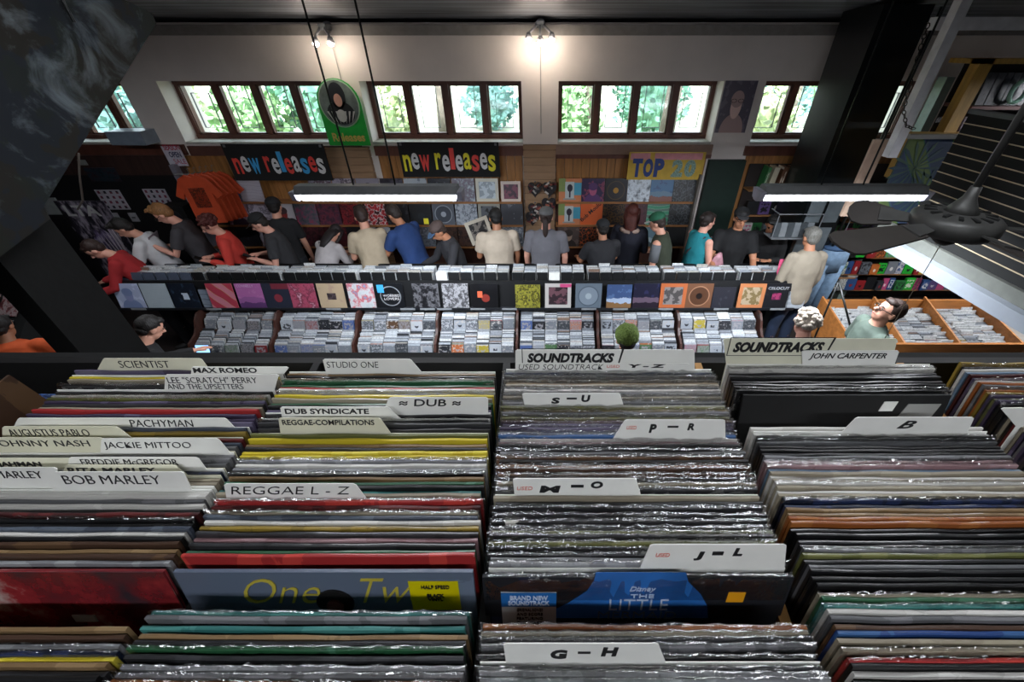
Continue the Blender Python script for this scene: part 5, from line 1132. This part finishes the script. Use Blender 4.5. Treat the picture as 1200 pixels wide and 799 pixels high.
def plasmesh(seed):
    r = random.Random(seed + 50); b = MB(); n = 40; v = []; hs = [HT + .003 + .0035 * r.random() for _ in range(n + 1)]
    for i in range(n + 1):
        x = -.160 + .320 * i / n; w = .0008 * r.uniform(-1, 1); w2 = .0011 * r.uniform(-1, 1)
        v += [(x, -T_ / 2 - .0008 + w * .3, HT - .035), (x, -T_ / 2 - .0006 + w, HT - .006), (x, -.0006 + w2, hs[i]), (x, .0006 + w2, hs[i]), (x, T_ / 2 + w * .3, HT - .006), (x, T_ / 2, HT - .02)]
    fs = [(i * 6 + j, i * 6 + j + 1, i * 6 + 7 + j, i * 6 + 6 + j) for i in range(n) for j in range(5)]
    b.add(v, fs); o = b.build('t', PLAS, smooth=True); me = o.data; bpy.data.objects.remove(o); return me
PM = [plasmesh(i) for i in range(6)]
DK = ['black', 'black', 'charcoal', 'charcoal', 'grey', 'brown']; MX = DK + ['cream', 'white', 'slate', 'purple', 'tan', 'dark red']
# per column: x centre, name, features [(py, colour)], filler palette, plastic probability, pixel spans filled
C1f = [(436, 'purple'), (440, 'yellow'), (447, 'cream'), (466, 'olive'), (473, 'charcoal'), (477, 'cream'), (482, 'red'), (487, 'purple'), (507, 'gold'), (512, 'dark red'), (534, 'grey'), (552, 'navy'), (577, 'white'), (583, 'white'), (590, 'white'), (597, 'black'), (604, 'dark red'), (610, 'black'), (618, 'slate'), (624, 'white'), (633, 'black'), (640, 'brown'), (648, 'tan'), (655, 'silver'), (661, 'charcoal')]
C2f = [(440, 'black'), (443, 'brown'), (446, 'green'), (450, 'green'), (453, 'red'), (458, 'white'), (464, 'yellow'), (470, 'cream'), (474, 'green'), (486, 'black'), (495, 'black'), (502, 'charcoal'), (509, 'olive'), (514, 'yellow'), (518, 'tan'), (524, 'charcoal'), (530, 'yellow'), (536, 'yellow'), (541, 'silver'), (545, 'white'), (549, 'silver'), (553, 'black'), (557, 'tan'), (562, 'green'), (567, 'black'), (571, 'teal'), (577, 'cream'), (582, 'red'), (587, 'dark red'), (592, 'cream'), (598, 'slate'), (604, 'white'), (610, 'gold'), (616, 'charcoal'), (622, 'pink'), (628, 'charcoal'), (634, 'green'), (640, 'red'), (646, 'red'), (652, 'navy')]
C3f = [(439, 'navy'), (443, 'grey'), (448, 'tan'), (452, 'cream'), (456, 'black'), (459, 'white'), (466, 'cream'), (479, 'olive'), (483, 'gold'), (488, 'olive'), (496, 'purple'), (502, 'purple'), (508, 'grey'), (512, 'blue'), (517, 'pink'), (530, 'grey'), (546, 'orange'), (551, 'brown'), (556, 'brown'), (566, 'cream'), (584, 'cream'), (597, 'charcoal'), (604, 'charcoal'), (626, 'olive'), (632, 'olive'), (642, 'black'), (650, 'charcoal'), (658, 'grey'), (663, 'silver')]
C4f = [(429, 'white'), (432, 'white'), (436, 'black'), (440, 'grey'), (444, 'black'), (450, 'black'), (457, 'black'), (511, 'grey'), (517, 'pink'), (521, 'pink'), (524, 'light blue'), (530, 'cream'), (535, 'white'), (540, 'cream'), (545, 'white'), (550, 'cream'), (556, 'white'), (562, 'cream'), (567, 'navy'), (572, 'navy'), (577, 'tan'), (583, 'tan'), (588, 'orange'), (593, 'orange'), (600, 'black'), (607, 'black'), (614, 'charcoal'), (621, 'black'), (629, 'grey'), (636, 'olive'), (643, 'black'), (650, 'grey'), (656, 'black'), (662, 'black'), (669, 'black'), (676, 'dark red'), (682, 'black')]
specs = [
 (-.560, 'second bin', C1f, MX, .1, [(434, 662)]),
 (-.2345, 'third bin', C2f, MX, .15, [(437, 654)]),
 (.096, 'central soundtracks bin', C3f, ['charcoal', 'charcoal', 'grey', 'black', 'brown', 'black'], .75, [(437, 665)]),
 (.436, 'right soundtracks bin', C4f, ['black', 'black', 'charcoal', 'black'], .25, [(429, 458), (500, 686)]),
 (.80, 'rightmost bin', [(427, 'gold'), (430, 'charcoal'), (433, 'white'), (437, 'light blue'), (441, 'purple'), (445, 'white'), (451, 'orange'), (455, 'orange'), (460, 'gold'), (468, 'olive'), (478, 'black'), (500, 'cream'), (505, 'purple')], MX, .3, [(427, 560)]),
]
near = [
 (-.560, 'second bin', [(737, 'tan'), (744, 'brown'), (752, 'silver'), (762, 'navy'), (771, 'yellow'), (780, 'tan'), (788, 'charcoal'), (796, 'black')], 737, MX, .1),
 (-.2345, 'third bin', [(718, 'teal'), (724, 'grey'), (733, 'teal'), (741, 'tan'), (748, 'charcoal'), (757, 'green'), (766, 'charcoal'), (774, 'silver'), (782, 'grey'), (793, 'orange')], 718, DK, .6),
 (.096, 'central soundtracks bin', [(733, 'orange'), (739, 'cream'), (745, 'charcoal'), (780, 'charcoal'), (788, 'silver')], 733, ['charcoal', 'grey', 'silver', 'black'], 1),
 (.436, 'right soundtracks bin', [(697, 'cream'), (704, 'green'), (710, 'teal'), (716, 'white'), (723, 'grey'), (729, 'brown'), (736, 'blue'), (744, 'cream'), (750, 'cream'), (755, 'red'), (764, 'black'), (772, 'white'), (780, 'black'), (790, 'charcoal')], 697, MX, .3),
]
nrec = 0
STF = MB(); STM = []; DLIM = .335
def put(cx, place, d, nm, pl, sect):
    global nrec
    if d > DLIM:
        by, bz = base_at(d); m_ = recmat(nm)
        if m_ not in STM: STM.append(m_)
        STF.cur = STM.index(m_); M = Matrix.Translation((cx + rnd.uniform(-.0025, .0025), by, bz + .0003)) @ Matrix.Rotation(-LEAN, 4, 'X'); h = HT * rnd.uniform(.991, 1.006)
        me = RM[rnd.randrange(5)]; STF.add([M @ Vector((v.co.x, v.co.y, v.co.z * h / HT)) for v in me.vertices], [tuple(p.vertices) for p in me.polygons])
        if rnd.random() < pl: STF.cur = -1; me = PM[rnd.randrange(6)]; STF.add([M @ v.co for v in me.vertices], [tuple(p.vertices) for p in me.polygons])
        return
    by, bz = base_at(d); i = rnd.randrange(5)
    o = inst('record_sleeve', RM[i], recmat(nm), None, (cx + rnd.uniform(-.0025, .0025), by, bz + .0003), (-LEAN, 0, R(rnd.uniform(-.25, .25))), (1, 1, rnd.uniform(.991, 1.006)))
    if rnd.random() < pl: inst('plastic_cover', PM[rnd.randrange(6)], None, o, (0, 0, 0), (0, 0, 0), (1, 1, 1))
    later(o, '%s sleeve' % nm, 'in the %s of the %s' % (sect, place), 'the back', 'record', 'record sleeves standing in the near bins'); nrec += 1
def fillspan(cx, place, feats, pal, pl, ya, yb, sect, cds):
    d = d_of(ya); dend = d_of(yb); used = set()
    while d > dend:
        if any(abs(d - q) < .0030 for q in cds):
            d -= .0008; continue
        bestf = None
        for k, (py, nm) in enumerate(feats):
            if k in used: continue
            if d_of(py) >= d - .0025: bestf = k; break
        if bestf is not None: nm = feats[bestf][1]; used.add(bestf)
        else: nm = rnd.choice(pal)
        put(cx, place, d, nm, pl, sect)
        d -= T_ + rnd.choice([.0007, .0010, .0014, .0020, .0030])
for cx, place, feats, pal, pl, spans in specs:
    ck = {-.560: 2, -.2345: 3, .096: 4, .436: 5, .80: 6}.get(cx)
    for si, (ya, yb) in enumerate(spans): fillspan(cx, place, feats, pal, pl, ya, yb, 'rear', card_d.get(ck, []))
for cx, place, feats, y0, pal, pl in near:
    ck = {-.560: 2, -.2345: 3, .096: 4, .436: 5}[cx]
    fillspan(cx, place, feats, pal, pl, y0, 830, 'front', card_d.get(ck, []))
print('near records', nrec)
STM.append(PLAS); STF.mi = [len(STM) - 1 if q == -1 else q for q in STF.mi]
tag(STF.build('record_sleeve_rows', STM), 'tightly packed record sleeves filling the rear halves of the near bins', 'records', kind='stuff')
# showpiece sleeves whose fronts are seen
def front_sleeve(cx, py, m, label, lean, w=.315, dz=0):
    d = d_of(py); zt = ztop(d) + dz; y = d - HT * math.sin(lean); z = zt - HT * math.cos(lean)
    o = MB().box(-w / 2, w / 2, -.002, .002, 0, HT).build('record_sleeve', m, loc=(cx, y, z), rot=(-lean, 0, 0)); tag(o, label, 'record'); return o
LF = R(13)
o = front_sleeve(-.2345, 669, art('plain', ['5c6678', '687486'], 2, .15, 2), 'slate blue sleeve with flowing yellow script and a yellow sticker', LF)
o.location.x -= .0
YI = mat('script_yellow', 'b8a83c', .5)
def onface(o, px, py):            # pixel -> (x, height) on an object's leaning front plane
    ln = -o.rotation_euler.x; r = ray(px, py); n = Vector((0, -math.cos(ln), math.sin(ln))); t = (o.location - Vector((0, 0, CZ))).dot(n) / r.dot(n)
    q = Vector((0, 0, CZ)) + r * t - o.location; return q.x, q.dot(Vector((0, math.sin(ln), math.cos(ln))))
def ftext(o, s_, m, x0, x1, y0, y1, y=-.0028, **k):
    a0, h0 = onface(o, x0, y1); a1, h1 = onface(o, x1, y0); return text('lettering', s_, m, a0, y, h0, a1 - a0, h1 - h0, o, **k)
ftext(o, 'One', YI, 292, 372, 676, 704, shear=.5, bold=-.012); ftext(o, 'Two', YI, 427, 502, 676, 704, y=-.0024, shear=.5, bold=-.012)
hx_, hz_ = onface(o, 395, 703); oval('portrait_hair', hx_, hz_, .020, .020, -.0023, mat('print_black', '100c0c', .5), par=o); oval('portrait_face', hx_, hz_ - .004, .009, .011, -.0045, mat('print_brown', '5a2c28', .5), par=o)
q0 = onface(o, 484, 705); q1 = onface(o, 537, 679); so_ = MB().box(q0[0], q1[0], -.0028, -.0022, q0[1] - .01, q1[1]).build('sticker', mat('sticker_yellow', 'c8b800', .4), o)
for s_, x0, x1, y0, y1, bo in (('HALF SPEED', 495, 527, 683, 687, 0), ('BLACK', 502, 521, 693, 697, .04), ('VINYL', 503, 520, 698, 701, .04)):
    t = ftext(o, s_, INK, x0, x1, y0, y1, y=-.0034, bold=bo); t.parent = so_
o = front_sleeve(.096, 675, art('plain', ['0c1018', '121a30'], 4, .5, 3), 'blue and black soundtrack sleeve with white title and orange sticker', LF, .325)
SEA = mat('sea_blue', '2a66ae', .3, var=.3, scale=14, coat=.4)
b = MB(); pg = [onface(o, *q) for q in [(640, 722), (650, 712), (665, 705), (688, 690), (696, 678), (698, 668.8), (803, 668.8), (806, 680), (820, 694), (828, 708), (829, 722)]]
b.prism(pg, 'y', -.0024, -.002).build('sea_print', SEA, o)
TW = mat('title_pale', 'b4c4dc', .4)
ftext(o, 'Disney', TW, 737, 768, 685, 692, shear=.3); ftext(o, 'THE', TW, 738, 766, 694, 698); ftext(o, 'LITTLE', TW, 713, 783, 700, 712, bold=-.01); ftext(o, 'MERMAID', mat('title_dim', '5a6a80', .4), 700, 792, 714, 722, bold=-.01)
q0 = onface(o, 590, 735); q1 = onface(o, 652, 692); s1 = MB().box(q0[0], q1[0], -.0028, -.002, q0[1], q1[1]).build('sticker', mat('sticker_white', 'b4b8b8', .4), o)
q2 = onface(o, 590, 708); MB().box(q0[0], q1[0], -.0031, -.0028, q2[1], q1[1]).build('sticker_band', mat('sticker_blue', '1c5c9c', .4), s1)
def stext(s_, m, x0, x1, y0, y1, **k):
    t = ftext(o, s_, m, x0, x1, y0, y1, y=-.0034, **k); t.parent = s1
stext('BRAND NEW', TW, 598, 642, 695, 700, bold=.03); stext('SOUNDTRACK', TW, 596, 644, 701, 706, bold=.03)
for k in range(4): stext(['ORIGINAL SONGS', 'AND SCORE', 'FEATURING', 'THE CAST'][k], INK, 606, 636, 710 + k * 5, 713 + k * 5)
pg = [onface(o, *q) for q in [(849, 703), (869, 703), (873, 692), (853, 692)]]; MB().prism(pg, 'y', -.0028, -.002).build('price_sticker', mat('sticker_orange2', 'd89418', .4), o)
inst('plastic_cover', PM[0], None, o, (0, 0, 0), (0, 0, 0), (1, 1, 1))
o = front_sleeve(-.560, 669, art('noise', ['302a30', '6a2026', '8c2a2e', 'b4a29c'], 6, .12, 3.2), 'glossy sleeve painted in red and pale brush marks, foremost in the second bin', LF)
MB().box(.03, .055, -.003, -.002, .232, .243).build('sticker', mat('sticker_white', 'b4b8b8', .4), o)
# black box set with white labels in the right bin
o = front_sleeve(.436, 463, art('plain', ['0e0e0f', '141415'], 3, .5), 'black sleeve front with two white stickers, behind the B card', R(14), .30)
MB().prism([(.052, .286), (.072, .286), (.076, .302), (.056, .302)], 'y', -.0028, -.002).build('sticker', CARD, o); MB().prism([(.078, .262), (.128, .262), (.14, .298), (.092, .298)], 'y', -.0028, -.002).build('sticker', mat('sticker_grey', '9c9c98', .4), o)
# blue sleeve lying left of the second bin
o = MB().box(-.034, .034, -.008, .008, 0, .004).build('blue_booklet', art('plain', ['34548c', '4868a0'], 2), loc=(atZ(52, 468, 2.93).x, atZ(52, 468, 2.93).y, 2.93)); tag(o, 'small blue booklet lying in the dark gap left of the second bin', 'booklet')
for k in range(4):
    o = inst('record_sleeve', RM[k], recmat(['brown', 'black', 'charcoal', 'brown'][k]), None, (-.80 - k * .022, .34, base_at(.34)[1] + .002), (0, R(-9), R(90))); later(o, '%s record sleeve' % ['brown', 'black', 'charcoal', 'brown'][k], 'seen edge-on at the left picture edge', 'the right', 'record', 'sleeves leaning at the left edge')

# unseen strip lamps: rear pair inferred from bright card fronts, others added for brightness
def unseen_lamp(x, y, z, en, label):
    e = empty('unseen_strip_lamp', (x, y, z)); tag(e, label, 'lamp', 'unseen strip lamps out of frame')
    MB().box(-.6, .6, -.07, .07, 0, .05).build('lamp_housing', mat('lamp_grey', '77797a', .5), e); MB().box(-.57, .57, -.05, .05, -.03, 0).build('diffuser', emit('unseen_lamp_tube', 'f0f4ff', 4), e)
    l = bpy.data.lights.new('unseen_strip_light', 'AREA'); l.shape = 'RECTANGLE'; l.size = 1.1; l.size_y = .1; l.energy = en; l.color = (.92, .95, 1)
    lo = bpy.data.objects.new('unseen_strip_light', l); COL.objects.link(lo); lo.location = (x, y, z - .04)
unseen_lamp(-.4, 1.2, 4.05, 7, 'strip lamp above the near record bins, out of frame')
unseen_lamp(1.2, 1.2, 4.05, 7, 'second strip lamp above the near record bins, out of frame')
unseen_lamp(-.9, -.9, 4.18, 9, 'unseen strip lamp behind the camera over the mezzanine, left of two')
unseen_lamp(.9, -.9, 4.18, 9, 'unseen strip lamp behind the camera over the mezzanine, right of two')
unseen_lamp(-4.6, 3.1, 3.4, 16, 'unseen strip lamp added over the left aisle, out of frame')
unseen_lamp(5.9, 3.6, 3.2, 85, 'added strip lamp over the right aisle brightening the shelves, out of frame')  # added to brighten the dark goods on the right-hand shelves
flush()
for o in scene.objects:
    l = o.get('label')
    if l and not o.parent and not 4 <= len(l.split()) <= 16: print('LABELLEN', len(l.split()), l)
from collections import Counter
print('DUP', [k for k, v in Counter(o['label'] for o in scene.objects if o.get('label') and not o.parent).items() if v > 1])
print('N', Counter(o.name.split('.')[0] for o in scene.objects if not o.parent).most_common(6))
vs = scene.view_settings; vs.view_transform = 'Standard'; vs.look = 'None'; vs.exposure = 0.62; vs.gamma = 1; vs.use_curve_mapping = False
